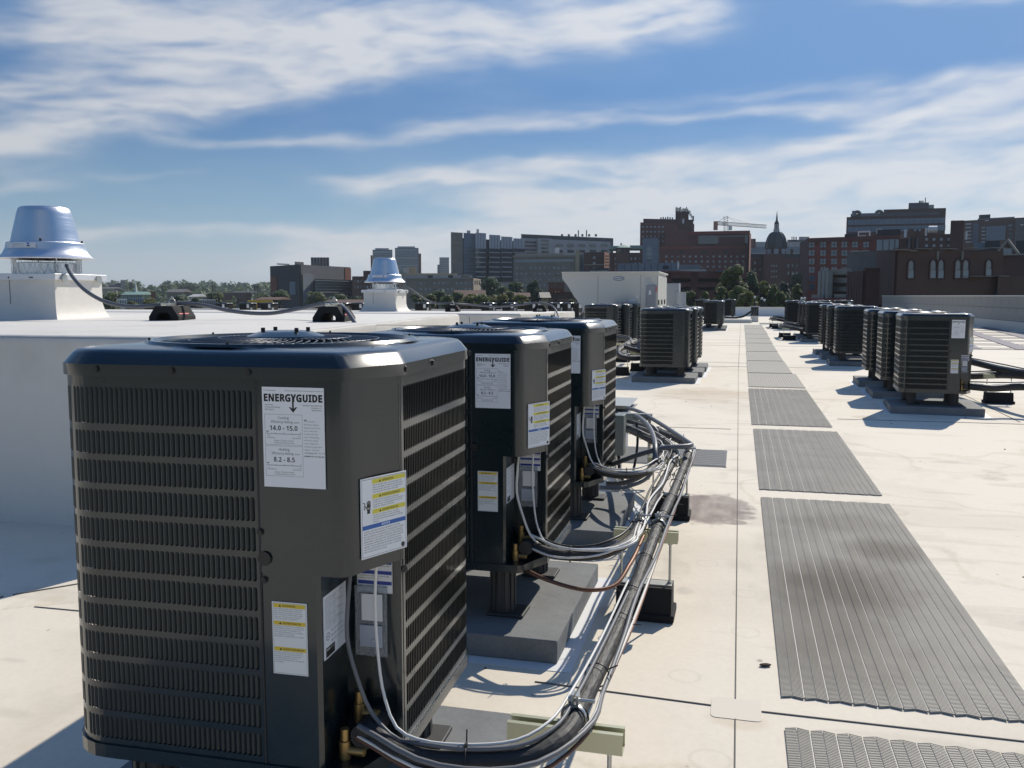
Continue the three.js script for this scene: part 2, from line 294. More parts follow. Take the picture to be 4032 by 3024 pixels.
// ------------------------------------------------------------------ walkway mats
{
  const spans = [[-2.61, -1.25, 0.155, 0.905], [-5.69, -2.81, 0.155, 0.91], [-8.66, -5.92, 0.152, 0.905], [-12.47, -8.95, 0.142, 0.895], [-14.95, -12.7, 0.152, 0.905], [-17.78, -15.05, 0.155, 0.86], [-20.78, -17.88, 0.165, 0.85], [-24.45, -20.9, 0.175, 0.86], [-27.25, -24.6, 0.188, 0.88], [-30.3, -27.35, 0.192, 0.90], [-35.5, -30.45, 0.2, 0.93], [-40.3, -35.6, 0.21, 0.945]];
  const stripe = (seed, stains) => { const r = rng(seed), o = r() * 50; return texFrom(stains ? 512 : 256, stains ? 1024 : 512, (u, v) => {
    const n = fbm(u * 5 + o, v * 16, 4), f = vn(u * 200, v * 500); let k = 168 + 22 * (n - 0.5) + 9 * (f - 0.5); let c = [k * 1.0, k * 0.965, k * 0.895];
    for (const [su, sv, ru, rv, a] of stains || []) { const d = Math.hypot((u - su) / ru, (v - sv) / rv) + 0.5 * (fbm(u * 7 + su * 9, v * 14, 4) - 0.5), s = a * (1 - sstep(0.2, 1.05, d)); const t = [74, 62, 46]; for (let i = 0; i < 3; i++) c[i] += (t[i] - c[i]) * s; }
    return c; }); };
  const COLS = 21, PITCH = 0.0092;
  spans.forEach(([z0, z1, x0, x1], i) => {
    const w = x1 - x0, L = z1 - z0, cx = (x0 + x1) / 2, cz = (z0 + z1) / 2;
    const g = thing('walkway_mat', i === 0 ? 'ribbed grey walkway mat before the long lap seam, cut across by it' : i === 1 ? 'long ribbed grey walkway mat with a broad brown stain across it' : i === spans.length - 1 ? 'last ribbed grey walkway mat of the straight run, near the white low parapet' : `${['', '', 'third', 'fourth', 'fifth', 'sixth', 'seventh', 'eighth', 'ninth', 'tenth', 'eleventh'][i]} ribbed walkway mat counted from the mat before the long lap seam`, 'walkway mat', [cx, 0, cz], 0, 'walkway mats laid end to end');
    const map = stripe(31 + i, i === 1 ? [[0.42, 0.42, 0.5, 0.16, 0.62], [0.3, 0.25, 0.5, 0.3, 0.3], [0.75, 0.62, 0.3, 0.1, 0.5], [0.55, 0.8, 0.6, 0.1, 0.2]] : null); map.wrapS = map.wrapT = THREE.ClampToEdgeWrapping;
    if (i < 4) {
      const base = new THREE.Shape(), r = 0.03; base.moveTo(-w / 2 + r, -L / 2); base.lineTo(w / 2 - r, -L / 2); base.quadraticCurveTo(w / 2, -L / 2, w / 2, -L / 2 + r); base.lineTo(w / 2, L / 2); base.lineTo(-w / 2, L / 2); base.lineTo(-w / 2, -L / 2 + r); base.quadraticCurveTo(-w / 2, -L / 2, -w / 2 + r, -L / 2);
      const bg = new THREE.ExtrudeGeometry(base, { depth: 0.0025, bevelEnabled: false }); bg.rotateX(-Math.PI / 2); bg.scale(1 - 0.006 / w, 1, 1 - 0.036 / L); bg.translate(0, 0.001, 0);
      part('mat_sheet', bg, std(0.72, 0.69, 0.62, 0.6), g);
      // slanted ribs, column by column, leaning the other way in every second column
      const pos = [], uv = [], idx = [], cw = w / COLS, n = Math.floor((L - 0.004) / PITCH), hh = 0.0042, y0 = 0.0034;
      for (let c = 0; c < COLS; c++) for (let k = 0; k < n; k++) {
        const gap = c % 2 ? 0.0011 : 0.0030, xa = -w / 2 + c * cw + gap, xb = -w / 2 + (c + 1) * cw - 0.0012, sl = (c % 2 ? 1 : -1) * 0.0055, zc = -L / 2 + 0.002 + (k + 0.5) * PITCH, rw = 0.0066;
        const b = pos.length / 3;
        for (const [x, dz] of [[xa, -sl], [xb, sl]]) { const za = zc + dz - rw / 2, zb = zc + dz + rw / 2, zt = rw * 0.18; pos.push(x, y0, za, x, y0 + hh, za + zt, x, y0 + hh, zb - zt, x, y0, zb); for (let q = 0; q < 4; q++) uv.push((x + w / 2) / w, 0.5 - zc / L); }
        idx.push(b, b + 1, b + 5, b, b + 5, b + 4, b + 1, b + 2, b + 6, b + 1, b + 6, b + 5, b + 2, b + 3, b + 7, b + 2, b + 7, b + 6, b, b + 2, b + 1, b, b + 3, b + 2, b + 4, b + 5, b + 6, b + 4, b + 6, b + 7);
      }
      let rg = new THREE.BufferGeometry(); rg.setAttribute('position', new THREE.Float32BufferAttribute(pos, 3)); rg.setAttribute('uv', new THREE.Float32BufferAttribute(uv, 2)); rg.setIndex(idx); rg = rg.toNonIndexed(); rg.computeVertexNormals();
      const rm = part('rib', rg, std(1, 1, 1, 0.6, 0, { map }), g); rm.userData.kind = 'stuff';
    } else {
      part('mat_sheet', box(w, 0.005, L, 0, 0.0035, 0), std(0.95, 0.95, 0.95, 0.7, 0, { map }), g);
      const rib = []; for (let c = 0; c < COLS; c++) rib.push(box(w / COLS * (c % 2 ? 0.8 : 0.62), 0.004, L - 0.02, -w / 2 + (c + 0.5) * w / COLS, 0.008, 0));
      const rm = part('rib', rib, std(0.72, 0.72, 0.71, 0.6, 0, { map }), g); rm.userData.kind = 'stuff';
    }
  });
  const cross = (x0, x1, z0, z1, label) => {
    const g = thing('walkway_mat', label, 'walkway mat', [(x0 + x1) / 2, 0, (z0 + z1) / 2]), w = x1 - x0, L = z1 - z0;
    part('mat_sheet', box(w, 0.005, L, 0, 0.0035, 0), std(0.5, 0.49, 0.46, 0.7), g);
    const rib = []; const n = 19; for (let c = 0; c < n; c++) rib.push(box(w - 0.01, 0.004, L / n * (c % 2 ? 0.75 : 0.5), 0, 0.008, -L / 2 + (c + 0.5) * L / n));
    part('rib', rib, std(0.2, 0.2, 0.195, 0.6), g).userData.kind = 'stuff';
  };
  cross(-0.92, -0.065, -7.36, -6.65, 'short ribbed grey walkway mat laid crosswise under looping conduits');
  cross(0.9, 2.1, -43.2, -41.0, 'short ribbed grey walkway mat turning off towards the far right units');
}

// ------------------------------------------------------------------ labels (flat print)
function canvas(w, h, draw) { const c = document.createElement('canvas'); c.width = w; c.height = h; const x = c.getContext('2d'); draw(x, w, h); const t = new THREE.CanvasTexture(c); t.colorSpace = THREE.SRGBColorSpace; t.anisotropy = 8; return t; }
function lines(x, txt, x0, y0, w, lh, size, col = '#333', font = 'sans-serif') { x.fillStyle = col; x.font = `${size}px ${font}`; x.textAlign = 'left'; const words = txt.split(' '); let s = '', y = y0; for (const q of words) { if (x.measureText(s + q).width > w) { x.fillText(s, x0, y); s = ''; y += lh; } s += q + ' '; } x.fillText(s, x0, y); return y + lh; }
const texEnergy = canvas(512, 768, (x, w, h) => {
  x.fillStyle = '#e6e7e9'; x.fillRect(0, 0, w, h); x.fillStyle = '#222'; x.textAlign = 'left'; x.font = '13px sans-serif'; x.fillText('U.S. Government', 14, 30); x.font = '11px sans-serif'; x.fillText('Federal law prohibits removal of this label before consumer purchase.', 190, 30);
  x.fillStyle = '#0b0b0b'; x.font = 'bold 76px sans-serif'; x.textAlign = 'center'; x.save(); x.translate(256, 108); const mw = x.measureText('ENERGYGUIDE').width; x.scale(492 / mw, 1.0); x.lineWidth = 4; x.strokeStyle = '#0b0b0b'; x.fillText('ENERGYGUIDE', 0, 0); x.strokeText('ENERGYGUIDE', 0, 0); x.restore();
  x.fillRect(250, 80, 14, 88); x.beginPath(); x.moveTo(222, 150); x.lineTo(257, 192); x.lineTo(292, 150); x.lineTo(278, 150); x.lineTo(257, 166); x.lineTo(236, 150); x.fill();
  x.textAlign = 'left'; x.font = '14px sans-serif'; ['Heat Pump', 'Cooling And Heating', 'Split System'].forEach((s, i) => x.fillText(s, 20, 140 + 18 * i));
  x.textAlign = 'right'; ['Goodman Manufacturing', 'Company, L.P.', 'Model GSZ14'].forEach((s, i) => x.fillText(s, 494, 140 + 18 * i));
  const pan = (y, a, b, c, v, l, r) => { x.strokeStyle = '#666'; x.lineWidth = 2; x.strokeRect(18, y, 312, 232); x.fillStyle = '#1a1a1a'; x.textAlign = 'center'; x.font = '27px sans-serif'; x.fillText(a, 174, y + 36); x.font = '25px sans-serif'; x.fillText(b, 160, y + 66); x.font = '14px sans-serif'; x.fillText(c, 284, y + 66); x.font = 'bold 50px sans-serif'; x.fillText(v, 174, y + 122); x.fillRect(32, y + 148, 282, 3); x.fillRect(32, y + 132, 4, 18); x.fillRect(312, y + 136, 3, 14); for (let i = 1; i < 4; i++) x.fillRect(32 + 70 * i, y + 140, 3, 9); x.fillRect(28, y + 128, 22, 5); x.font = '12px sans-serif'; x.textAlign = 'left'; x.fillText(l, 34, y + 170); x.fillText('Least Efficient', 30, y + 184); x.textAlign = 'right'; x.fillText(r, 316, y + 170); x.fillText('Most Efficient', 318, y + 184); x.textAlign = 'center'; x.font = '15px sans-serif'; x.fillStyle = '#555'; x.fillText('Range of Similar Models', 174, y + 206); x.fillText('* Seasonal Efficiency Ratio', 174, y + 222); };
  pan(208, 'Cooling', 'Efficiency Rating', '(SEER)*', '14.0 - 15.0', '14.0', '30.5'); pan(450, 'Heating', 'Efficiency Rating', '(HSPF)*', '8.2 - 8.5', '8.2', '13.0');
  x.fillStyle = '#222'; x.fillRect(344, 244, 26, 5); lines(x, "This system's efficiency ratings depend on the coil your contractor installs with this unit. The heating efficiency rating varies slightly in different geographic regions. Ask your contractor for details.", 344, 262, 150, 24, 16, '#777');
  lines(x, 'For energy cost info, visit', 344, 500, 170, 20, 15, '#777'); x.font = 'bold 15px sans-serif'; x.fillStyle = '#333'; x.fillText('productinfo.energy.gov', 340, 526);
});
const tri = (x, cx, cy, s, col = '#2a2a18') => { x.fillStyle = col; x.beginPath(); x.moveTo(cx, cy - s); x.lineTo(cx - s * 0.9, cy + s * 0.7); x.lineTo(cx + s * 0.9, cy + s * 0.7); x.fill(); };
const texShock = canvas(512, 640, (x, w, h) => {
  x.fillStyle = '#e9eaea'; x.fillRect(0, 0, w, h); x.strokeStyle = '#556'; x.lineWidth = 3; x.strokeRect(12, 12, w - 24, h - 24); x.fillRect(120, 12, 3, 360);
  const body = ['RISK OF ELECTRIC SHOCK. CAN CAUSE INJURY OR DEATH. DISCONNECT ALL REMOTE ELECTRIC POWER SUPPLIES BEFORE SERVICING. THIS COMPARTMENT MUST BE CLOSED EXCEPT WHEN SERVICING.', "DANGER DE CHOC ELECTRIQUE OU DE MORT. COUPEZ TOUT LE COURANT AVANT TOUT ENTRETIEN OU REPARATION. LE COMPARTIMENT DOIT RESTER FERME SAUF PENDANT L'ENTRETIEN.", 'PELIGRO DE CHOQUE ELECTRICO O MUERTE. DESCONECTE TODAS LAS FUENTES DE ENERGIA ELECTRICA ANTES DE MANTENIMIENTO O SERVICIO TECNICO.'];
  ['WARNING', 'AVERTISSEMENT', 'ADVERTENCIA'].forEach((s, i) => { const y = 18 + 120 * i; x.fillStyle = '#e0d24a'; x.fillRect(124, y, 372, 36); tri(x, 210, y + 20, 13); x.fillStyle = '#4a4820'; x.font = 'bold 27px sans-serif'; x.textAlign = 'left'; x.fillText(s, 232, y + 28); lines(x, body[i], 130, y + 54, 350, 18, 14.5, '#4a4a4a'); });
  x.fillStyle = '#2f63ad'; x.fillRect(14, 376, w - 28, 34); x.fillStyle = '#dfe6f2'; x.font = 'bold 26px sans-serif'; x.textAlign = 'center'; x.fillText('NOTICE', 270, 402);
  lines(x, 'HEATING UNITS MUST NOT BE USED WITHOUT ROUTINE INSPECTION AND MAINTENANCE. IF THE BUILDING IN WHICH ANY SUCH DEVICE IS LOCATED WILL BE VACANT, CARE MUST BE TAKEN THAT SUCH DEVICE IS ROUTINELY INSPECTED AND MAINTAINED. IN THE EVENT THAT THE BUILDING IS EXPOSED TO FREEZING TEMPERATURES, ALL WATER PIPES MUST BE DRAINED. THE BUILDING MUST BE PROPERLY WINTERIZED AND THE WATER SOURCE MUST BE CLOSED. ALTERNATIVE HEAT SOURCES MUST BE UTILIZED.', 28, 434, 450, 20, 16, '#474747');
  x.fillStyle = '#241d1c'; x.beginPath(); x.ellipse(82, 238, 22, 30, 0, 0, 7); x.fill(); for (let i = 0; i < 4; i++) x.fillRect(62 + i * 11, 180 + (i === 0 || i === 3 ? 8 : 0), 9, 46); x.save(); x.translate(60, 236); x.rotate(-0.6); x.fillRect(-8, -26, 9, 30); x.restore(); x.fillRect(66, 262, 32, 22);
  x.strokeStyle = '#241d1c'; x.lineWidth = 7; x.beginPath(); x.moveTo(24, 192); x.bezierCurveTo(60, 196, 30, 222, 34, 240); x.lineTo(46, 248); x.stroke(); x.strokeStyle = '#e9eaea'; x.lineWidth = 4; x.beginPath(); x.moveTo(60, 246); x.lineTo(76, 236); x.lineTo(82, 248); x.lineTo(104, 234); x.stroke();
});
const texCaution = canvas(320, 640, (x, w, h) => {
  x.fillStyle = '#dcdedd'; x.fillRect(0, 0, w, h); x.strokeStyle = '#555'; x.lineWidth = 2; x.strokeRect(10, 10, w - 20, h - 20);
  const b = ['CHECK BOTH LIQUID AND SUCTION LINE PRESSURE BEFORE BRAZING. RESIDUAL PRESSURE MAY BE PRESENT IN SUCTION LINE IF PRESSURE IS BLED FROM LIQUID LINE ONLY. APPLICATION OF BRAZING TORCH MAY RESULT IN IGNITION.', 'VERIFIQUE LA PRESION DE LA TUBERIA DE REFRIGERANTE LIQUIDO Y DE ASPIRACION ANTES DE SOLDAR. ES PROBABLE QUE HAYA PRESION RESIDUAL EN LA TUBERIA DE ASPIRACION SI SE PURGA UNICAMENTE LA PRESION DE LA TUBERIA.', "VERIFIEZ LA PRESSION DE LA CONDUITE D'ASPIRATION ET DE LIQUIDE AVANT LE BRASAGE. IL POURRAIT Y AVOIR UNE PRESSION RESIDUELLE DANS LA CONDUITE D'ASPIRATION SI LA PRESSION EST PURGEE."];
  ['WARNING', 'ADVERTENCIA', 'AVERTISSEMENT'].forEach((s, i) => { const y = [14, 168, 398][i]; x.fillStyle = '#d5b93a'; x.fillRect(14, y, w - 28, 36); tri(x, 74, y + 20, 13); x.fillStyle = '#5a4c14'; x.font = 'bold 25px sans-serif'; x.textAlign = 'left'; x.fillText(s, 96, y + 27); lines(x, b[i], 16, y + 52, 280, 17.5, 14.5, '#666'); });
});
const texRating = canvas(384, 512, (x, w, h) => {
  x.fillStyle = '#d9dcdf'; x.fillRect(0, 0, w, h); for (let i = 0; i < 15; i++) { lines(x, ['MANUFACTURED BY COMPANY L.P. HOUSTON TEXAS', 'MODEL NO. GSZ14     SERIAL NO.', 'VOLTS 208/230   PH 1   HZ 60', 'COMPRESSOR R.L.A.   L.R.A.   FAN MOTOR'][i % 4], 20, 40 + i * 17, 900, 17, 13, '#3c3c40'); }
  x.strokeStyle = '#333'; x.lineWidth = 5; x.beginPath(); x.arc(64, 340, 28, 0, 7); x.stroke(); x.font = 'bold 22px sans-serif'; x.fillStyle = '#333'; x.textAlign = 'center'; x.fillText('ETL', 64, 348); for (let i = 0; i < 3; i++) { tri(x, 130, 310 + i * 42, 11, '#333'); lines(x, 'WARNING  RISQUE  ATENCION', 150, 316 + i * 42, 220, 15, 13); }
  x.fillStyle = '#1c1c1e'; x.fillRect(24, 424, 150, 78); x.fillStyle = '#ddd'; x.font = 'bold 24px sans-serif'; x.textAlign = 'left'; x.fillText('AHRI', 34, 452); x.font = '14px sans-serif'; x.fillText('CERTIFIED', 94, 450);
});
const texNotice = canvas(384, 256, (x, w, h) => {
  x.fillStyle = '#e2e4e6'; x.fillRect(0, 0, w, h); x.strokeStyle = '#778'; x.strokeRect(6, 6, w - 12, h - 12); for (let i = 0; i < 3; i++) { x.fillStyle = '#233c94'; x.fillRect(8, 22 + i * 74, w - 16, 26); lines(x, ['REFER TO INSTALLATION INSTRUCTIONS TO VERIFY', 'CERCIORESE QUE CONSTA CON EL MANUAL PARA LA UBICACION DE LOS PISTONES', 'VERIFIEZ LE DE PAQUET DE PISTONS FOURNIES POUR LA BONNE TAILLE'][i], 14, 66 + i * 74, w - 30, 17, 15, '#3a3a40'); }
});
const lab = (t, rough = 0.45) => std(1, 1, 1, rough, 0, { map: t });
const LB = { energy: lab(texEnergy, 0.5), shock: lab(texShock), caution: lab(texCaution), rating: lab(texRating), notice: lab(texNotice) };
const plate = (w, h, x, y, z, ry) => { const g = new THREE.BoxGeometry(w, h, 0.0016); const uv = g.attributes.uv; for (let i = 0; i < uv.count; i++) { const f = Math.floor(i / 4); if (f < 4) uv.setXY(i, 0.02, 0.99); } g.rotateY(ry); g.translate(x, y, z); return g; };

// ------------------------------------------------------------------ heat pumps
const A = 0.359, CR = 0.105, RIM = 0.80, NZ = 0.212;
// perimeter of the louvred wrap, seen from outside s grows to the right
const segs = []; {
  let s = 0; const L = (x0, z0, x1, z1) => { const l = Math.hypot(x1 - x0, z1 - z0); segs.push({ s0: s, s1: s + l, f: t => [x0 + (x1 - x0) * t, z0 + (z1 - z0) * t], n: [-(z1 - z0) / l, (x1 - x0) / l] }); s += l; };
  const C = (cx, cz, a0) => { const l = CR * Math.PI / 2; segs.push({ s0: s, s1: s + l, f: t => { const a = a0 + t * Math.PI / 2; return [cx + CR * Math.cos(a), cz - CR * Math.sin(a)]; }, arc: [cx, cz] }); s += l; };
  const q = A - CR;
  L(A, NZ, A, -q); C(q, -q, 0); L(q, -A, -q, -A); C(-q, -q, Math.PI / 2); L(-A, -q, -A, q); C(-q, q, Math.PI); L(-q, A, 0.116, A);
}
const SEND = segs[segs.length - 1].s1;
function perim(s) { s = Math.min(SEND - 1e-6, Math.max(0, s)); const g = segs.find(k => s <= k.s1), t = (s - g.s0) / (g.s1 - g.s0), p = g.f(t); let n; if (g.arc) { n = [p[0] - g.arc[0], p[1] - g.arc[1]]; const l = Math.hypot(...n); n = [n[0] / l, n[1] / l]; } else n = g.n; return { p, n }; }
{ const c = perim(0.05); if (c.n[0] < 0) for (const g of segs) if (g.n) g.n = [-g.n[0], -g.n[1]]; }
const rows = [[0.700, 0.774]]; for (let k = 0; k < 11; k++) { const t = 0.6865 - k * 0.0597; rows.push([t - 0.0482, t]); }
const P0 = 0.0111, HW = 0.0049;
const segOf = i => [segs[i].s0, segs[i].s1];
// which stretches carry louvres: right face, back up to the blank corner strip, left face and front
const runs = [[0.012, segs[2].s1 - 0.13], [segs[4].s0 + 0.004, segs[5].s0 - 0.004 + 0.11], [segs[5].s0 + 0.118, SEND - 0.008]];
const holeT = (hh) => { const pts = []; for (let i = 0; i <= 5; i++) { const a = Math.PI * i / 5; pts.push([HW * Math.cos(a), hh - HW + HW * Math.sin(a)]); } for (let i = 0; i <= 5; i++) { const a = Math.PI + Math.PI * i / 5; pts.push([HW * Math.cos(a), -hh + HW + HW * Math.sin(a)]); } return pts; };
function bendGeo(tris, off = 0) { // tris: flat list of [s, y, depth] corners
  const pos = new Float32Array(tris.length * 3), uv = new Float32Array(tris.length * 2);
  tris.forEach(([s, y, d], i) => { const { p, n } = perim(s); pos[3 * i] = p[0] + n[0] * (d + off); pos[3 * i + 1] = y; pos[3 * i + 2] = p[1] + n[1] * (d + off); uv[2 * i] = s; uv[2 * i + 1] = y; });
  const g = new THREE.BufferGeometry(); g.setAttribute('position', new THREE.BufferAttribute(pos, 3)); g.setAttribute('uv', new THREE.BufferAttribute(uv, 2)); g.computeVertexNormals(); return g;
}
const slotS = []; for (const [a, b] of runs) { const n = Math.floor((b - a) / P0), p = (b - a) / n; for (let i = 0; i < n; i++) slotS.push([a + (i + 0.5) * p, p]); }
const quad = (out, s0, s1, y0, y1, d0 = 0, d1 = d0) => out.push([s0, y0, d0], [s1, y0, d1], [s1, y1, d1], [s0, y0, d0], [s1, y1, d1], [s0, y1, d0]);
function sheetTris() {
  const out = [];
  const yr = rows.map(([a, b], k) => [k === rows.length - 1 ? a - 0.006 : (a + rows[k + 1][1]) / 2, k ? (b + rows[k - 1][0]) / 2 : b + 0.006]);
  const tpl = {};
  for (const [s, p] of slotS) rows.forEach(([a, b], k) => {
    const hh = (b - a) / 2, cy = (a + b) / 2, key = hh.toFixed(4) + p.toFixed(5) + (yr[k][0] - cy).toFixed(4) + (yr[k][1] - cy).toFixed(4);
    if (!tpl[key]) { const c = [[-p / 2, yr[k][0] - cy], [p / 2, yr[k][0] - cy], [p / 2, yr[k][1] - cy], [-p / 2, yr[k][1] - cy]].map(q => new THREE.Vector2(...q)), h = holeT(hh).map(q => new THREE.Vector2(...q)).reverse(); const f = THREE.ShapeUtils.triangulateShape(c, [h]); tpl[key] = [f, [...c, ...h]]; }
    const [f, v] = tpl[key]; for (const t of f) for (const i of t) out.push([s + v[i].x, cy + v[i].y, 0]);
  });
  const yb = yr[rows.length - 1][0], yt = yr[0][1];
  const strip = (s0, s1, y0, y1) => { const n = Math.max(1, Math.ceil((s1 - s0) / 0.012)); for (let i = 0; i < n; i++) quad(out, s0 + (s1 - s0) * i / n, s0 + (s1 - s0) * (i + 1) / n, y0, y1); };
  strip(0, SEND, 0.02, yb); strip(0, SEND, yt, RIM + 0.004);
  let s = 0; for (const [a, b] of runs) { strip(s, a, yb, yt); s = b; } strip(s, SEND, yb, yt);
  return out;
}
function bladeTris(s, k) { // pressed-in louvre blade, hinged at its left side
  const [a, b] = rows[k], out = [], hh = (b - a) / 2, cy = (a + b) / 2;
  const prof = [[-HW, 0], [-HW * 0.35, -0.0018], [HW * 0.35, -0.0058], [HW * 0.95, -0.0105]], yin = [0.003, 0.0012, 0.0012, 0.002];
  for (let i = 0; i < 3; i++) { const [u0, d0] = prof[i], [u1, d1] = prof[i + 1], h0 = hh - yin[i], h1 = hh - yin[i + 1]; out.push([s + u0, cy - h0, d0], [s + u1, cy - h1, d1], [s + u1, cy + h1, d1], [s + u0, cy - h0, d0], [s + u1, cy + h1, d1], [s + u0, cy + h0, d0]); }
  return out;
}
const frontS = slotS.filter(([s]) => s > segs[5].s0 + 0.1), otherS = slotS.filter(([s]) => s <= segs[5].s0 + 0.1);
const G = {};
G.sheet = bendGeo(sheetTris());
{ const t = []; for (const [s] of slotS) for (let k = 0; k < 12; k++) t.push(...bladeTris(s, k)); G.bladesAll = bendGeo(t); }
{ const t = []; for (const [s] of otherS) for (let k = 0; k < 12; k++) t.push(...bladeTris(s, k)); G.bladesOther = bendGeo(t); }
// far copies: each louvre row a sunk band
{ const t = [], d = []; const yr = [0.02]; for (let k = 11; k >= 0; k--) yr.push(rows[k][0], rows[k][1]); yr.push(RIM + 0.004);
  const st = (o, s0, s1, y0, y1, dd) => { const n = Math.ceil((s1 - s0) / 0.04); for (let i = 0; i < n; i++) quad(o, s0 + (s1 - s0) * i / n, s0 + (s1 - s0) * (i + 1) / n, y0, y1, dd); };
  for (let i = 0; i < yr.length - 1; i += 2) st(t, 0, SEND, yr[i], yr[i + 1], 0);
  let s = 0; for (const [a, b] of runs) { st(t, s, a, 0.02, RIM, 0); s = b; } st(t, s, SEND, 0.02, RIM, 0);
  G.sheetFar = bendGeo(t); }
const outline = (() => { const o = []; const n = 90; for (let i = 0; i <= n; i++) { const { p } = perim(SEND * i / n); o.push(p); } // control corner: flat front, soft bend, slanted facet
  o.push([0.2, A], [0.262, A]); const bx = 0.296, r = 0.03; const fd = Math.atan2(NZ - A, 0.0575); // facet direction
  for (let i = 1; i <= 5; i++) { const t = i / 6, a = [bx - 0.022 * (1 - t) * (1 - t) + 0.012 * t * t, A - 0.028 * t * t]; o.push(a); } o.push([0.324, 0.285]); return o; })();
const ringLid = (() => { const C = 1.016; const prof = [[RIM - 0.004, 0, 0.012], [RIM - 0.004, 0, 0], [RIM + 0.0195, 0, 0], [RIM + 0.0195, 0, 0.0006], [RIM + 0.040, 0, 0.0185], [RIM + 0.0455, 0, 0.0265], [RIM + 0.048, 0, 0.038], [RIM + 0.050, 0, 0.06]];
  const n = outline.length, pos = [], idx = []; const R0 = 0.302, R1 = 0.292, R2 = 0.284;
  const rings = prof.map(([y, , off]) => outline.map(([x, z]) => { const l = Math.hypot(x, z); return [x * C * (1 - off / l), y, z * C * (1 - off / l)]; }));
  const circ = (r, y) => outline.map(([x, z]) => { const l = Math.hypot(x, z); return [x / l * r, y, z / l * r]; });
  rings.push(circ(R0 + 0.006, RIM + 0.053), circ(R0, RIM + 0.059), circ(R1, RIM + 0.059), circ(R2, RIM + 0.052), circ(R2 - 0.004, RIM + 0.02), circ(R2 - 0.004, RIM - 0.06));
  for (const r of rings) for (const p of r) pos.push(...p);
  for (let j = 0; j < rings.length - 1; j++) for (let i = 0; i < n; i++) { const a = j * n + i, b = j * n + (i + 1) % n; idx.push(a, b, a + n, b, b + n, a + n); }
  const g = new THREE.BufferGeometry(); g.setAttribute('position', new THREE.Float32BufferAttribute(pos, 3)); g.setIndex(idx); return toCreasedNormals(g, 0.5); })();
G.lid = ringLid;
G.pan = (() => { const o = outline.map(([x, z]) => [x * 1.012, z * 1.012]); return prism(o, 0, 0.028); })();
G.coil = prism(outline.map(([x, z]) => [x * 0.93, z * 0.93]).map(([x, z]) => (x > 0.2 && z > 0.17) ? [Math.min(x, 0.33), 0.17] : [x, z]), 0.03, RIM - 0.02);
G.grille = (() => { const l = []; const N = 64; for (let i = 0; i < N; i++) { const a0 = i / N * 2 * Math.PI, pts = []; for (let k = 0; k <= 5; k++) { const t = k / 5, r = 0.075 + 0.213 * t, a = a0 + 0.55 * t * t, y = RIM + 0.060 - 0.013 * t + 0.004 * Math.sin(t * Math.PI); pts.push(V(r * Math.cos(a), y, r * Math.sin(a))); } l.push(new THREE.TubeGeometry(new THREE.CatmullRomCurve3(pts), 5, 0.0019, 4)); }
  for (const [r, y] of [[0.285, 0.047], [0.215, 0.055], [0.15, 0.059]]) { const t = new THREE.TorusGeometry(r, 0.0022, 5, 72); t.rotateX(Math.PI / 2); t.translate(0, RIM + y, 0); l.push(t); } return mg(l); })();
G.hub = (() => { const g = new THREE.LatheGeometry([[0, 0.075], [0.05, 0.0745], [0.062, 0.072], [0.088, 0.063], [0.09, 0.058], [0, 0.056]].map(([r, y]) => new THREE.Vector2(r, RIM + y)), 40); return toCreasedNormals(g.toNonIndexed(), 0.5); })();
G.bolt = mg([cyl(0.005, 0.005, 0.009, 0, 0.0045, 0, 8), cyl(0.0035, 0.0035, 0.006, 0, 0.006, 0, 8)]);
G.screw = (() => { const g = mg([cyl(0.0055, 0.0055, 0.004, 0, 0.002, 0, 6), cyl(0.0075, 0.0075, 0.0012, 0, 0.0006, 0, 12)]); g.rotateX(Math.PI / 2); return g; })();
G.fan = (() => { const l = [cyl(0.06, 0.06, 0.05, 0, 0, 0, 20)]; for (let i = 0; i < 3; i++) { const s = new THREE.Shape(); s.absarc(0, 0, 0.255, -0.5, 0.5, false); s.absarc(0, 0, 0.06, 0.35, -0.35, true); const g = new THREE.ExtrudeGeometry(s, { depth: 0.003, bevelEnabled: false, curveSegments: 10 }); g.rotateX(-Math.PI / 2 + 0.28); g.rotateY(i * 2.094); l.push(g); } const g = mg(l); g.translate(0, RIM - 0.04, 0); return g; })();
G.cover = toCreasedNormals(prism([[0.1185, A + 0.0015], ...outline.filter(([x, z]) => x > 0.19 && z > 0.28).map(([x, z]) => [x * 1.003, z * 1.004]), [A + 0.001, NZ + 0.004], [0.342, NZ - 0.012], [0.1185, 0.25]], 0.42, RIM - 0.002).toNonIndexed(), 0.35);
G.lower = toCreasedNormals(prism([[0.1185, A], [0.232, A], [0.24, A - 0.008], [0.24, NZ + 0.02], [0.2485, NZ], [0.349, NZ], [0.349, 0.17], [0.1185, 0.17]], 0.028, 0.42).toNonIndexed(), 0.35);
G.post = box(0.012, RIM - 0.03, 0.016, A - 0.007, (RIM + 0.03) / 2, NZ + 0.002);
G.seamStrip = box(0.004, RIM - 0.03, 0.004, 0.1165, (RIM + 0.03) / 2, A);
G.riser = (h) => { const l = [cyl(0.04, 0.046, h - 0.012, 0, h / 2 + 0.004, 0, 20), cyl(0.052, 0.052, 0.012, 0, h - 0.006, 0, 20), rbox(0.14, 0.012, 0.12, 0.004, 0.02, 0.006, 0)]; for (let i = 0; i < 12; i++) { const a = i / 12 * 2 * Math.PI; l.push(box(0.006, h - 0.03, 0.012, 0.046 * Math.cos(a), h / 2, 0.046 * Math.sin(a), -a)); } return mg(l); };
const facetA = Math.atan2(0.0575, 0.15); // the slanted corner looks to +x, a little to +z
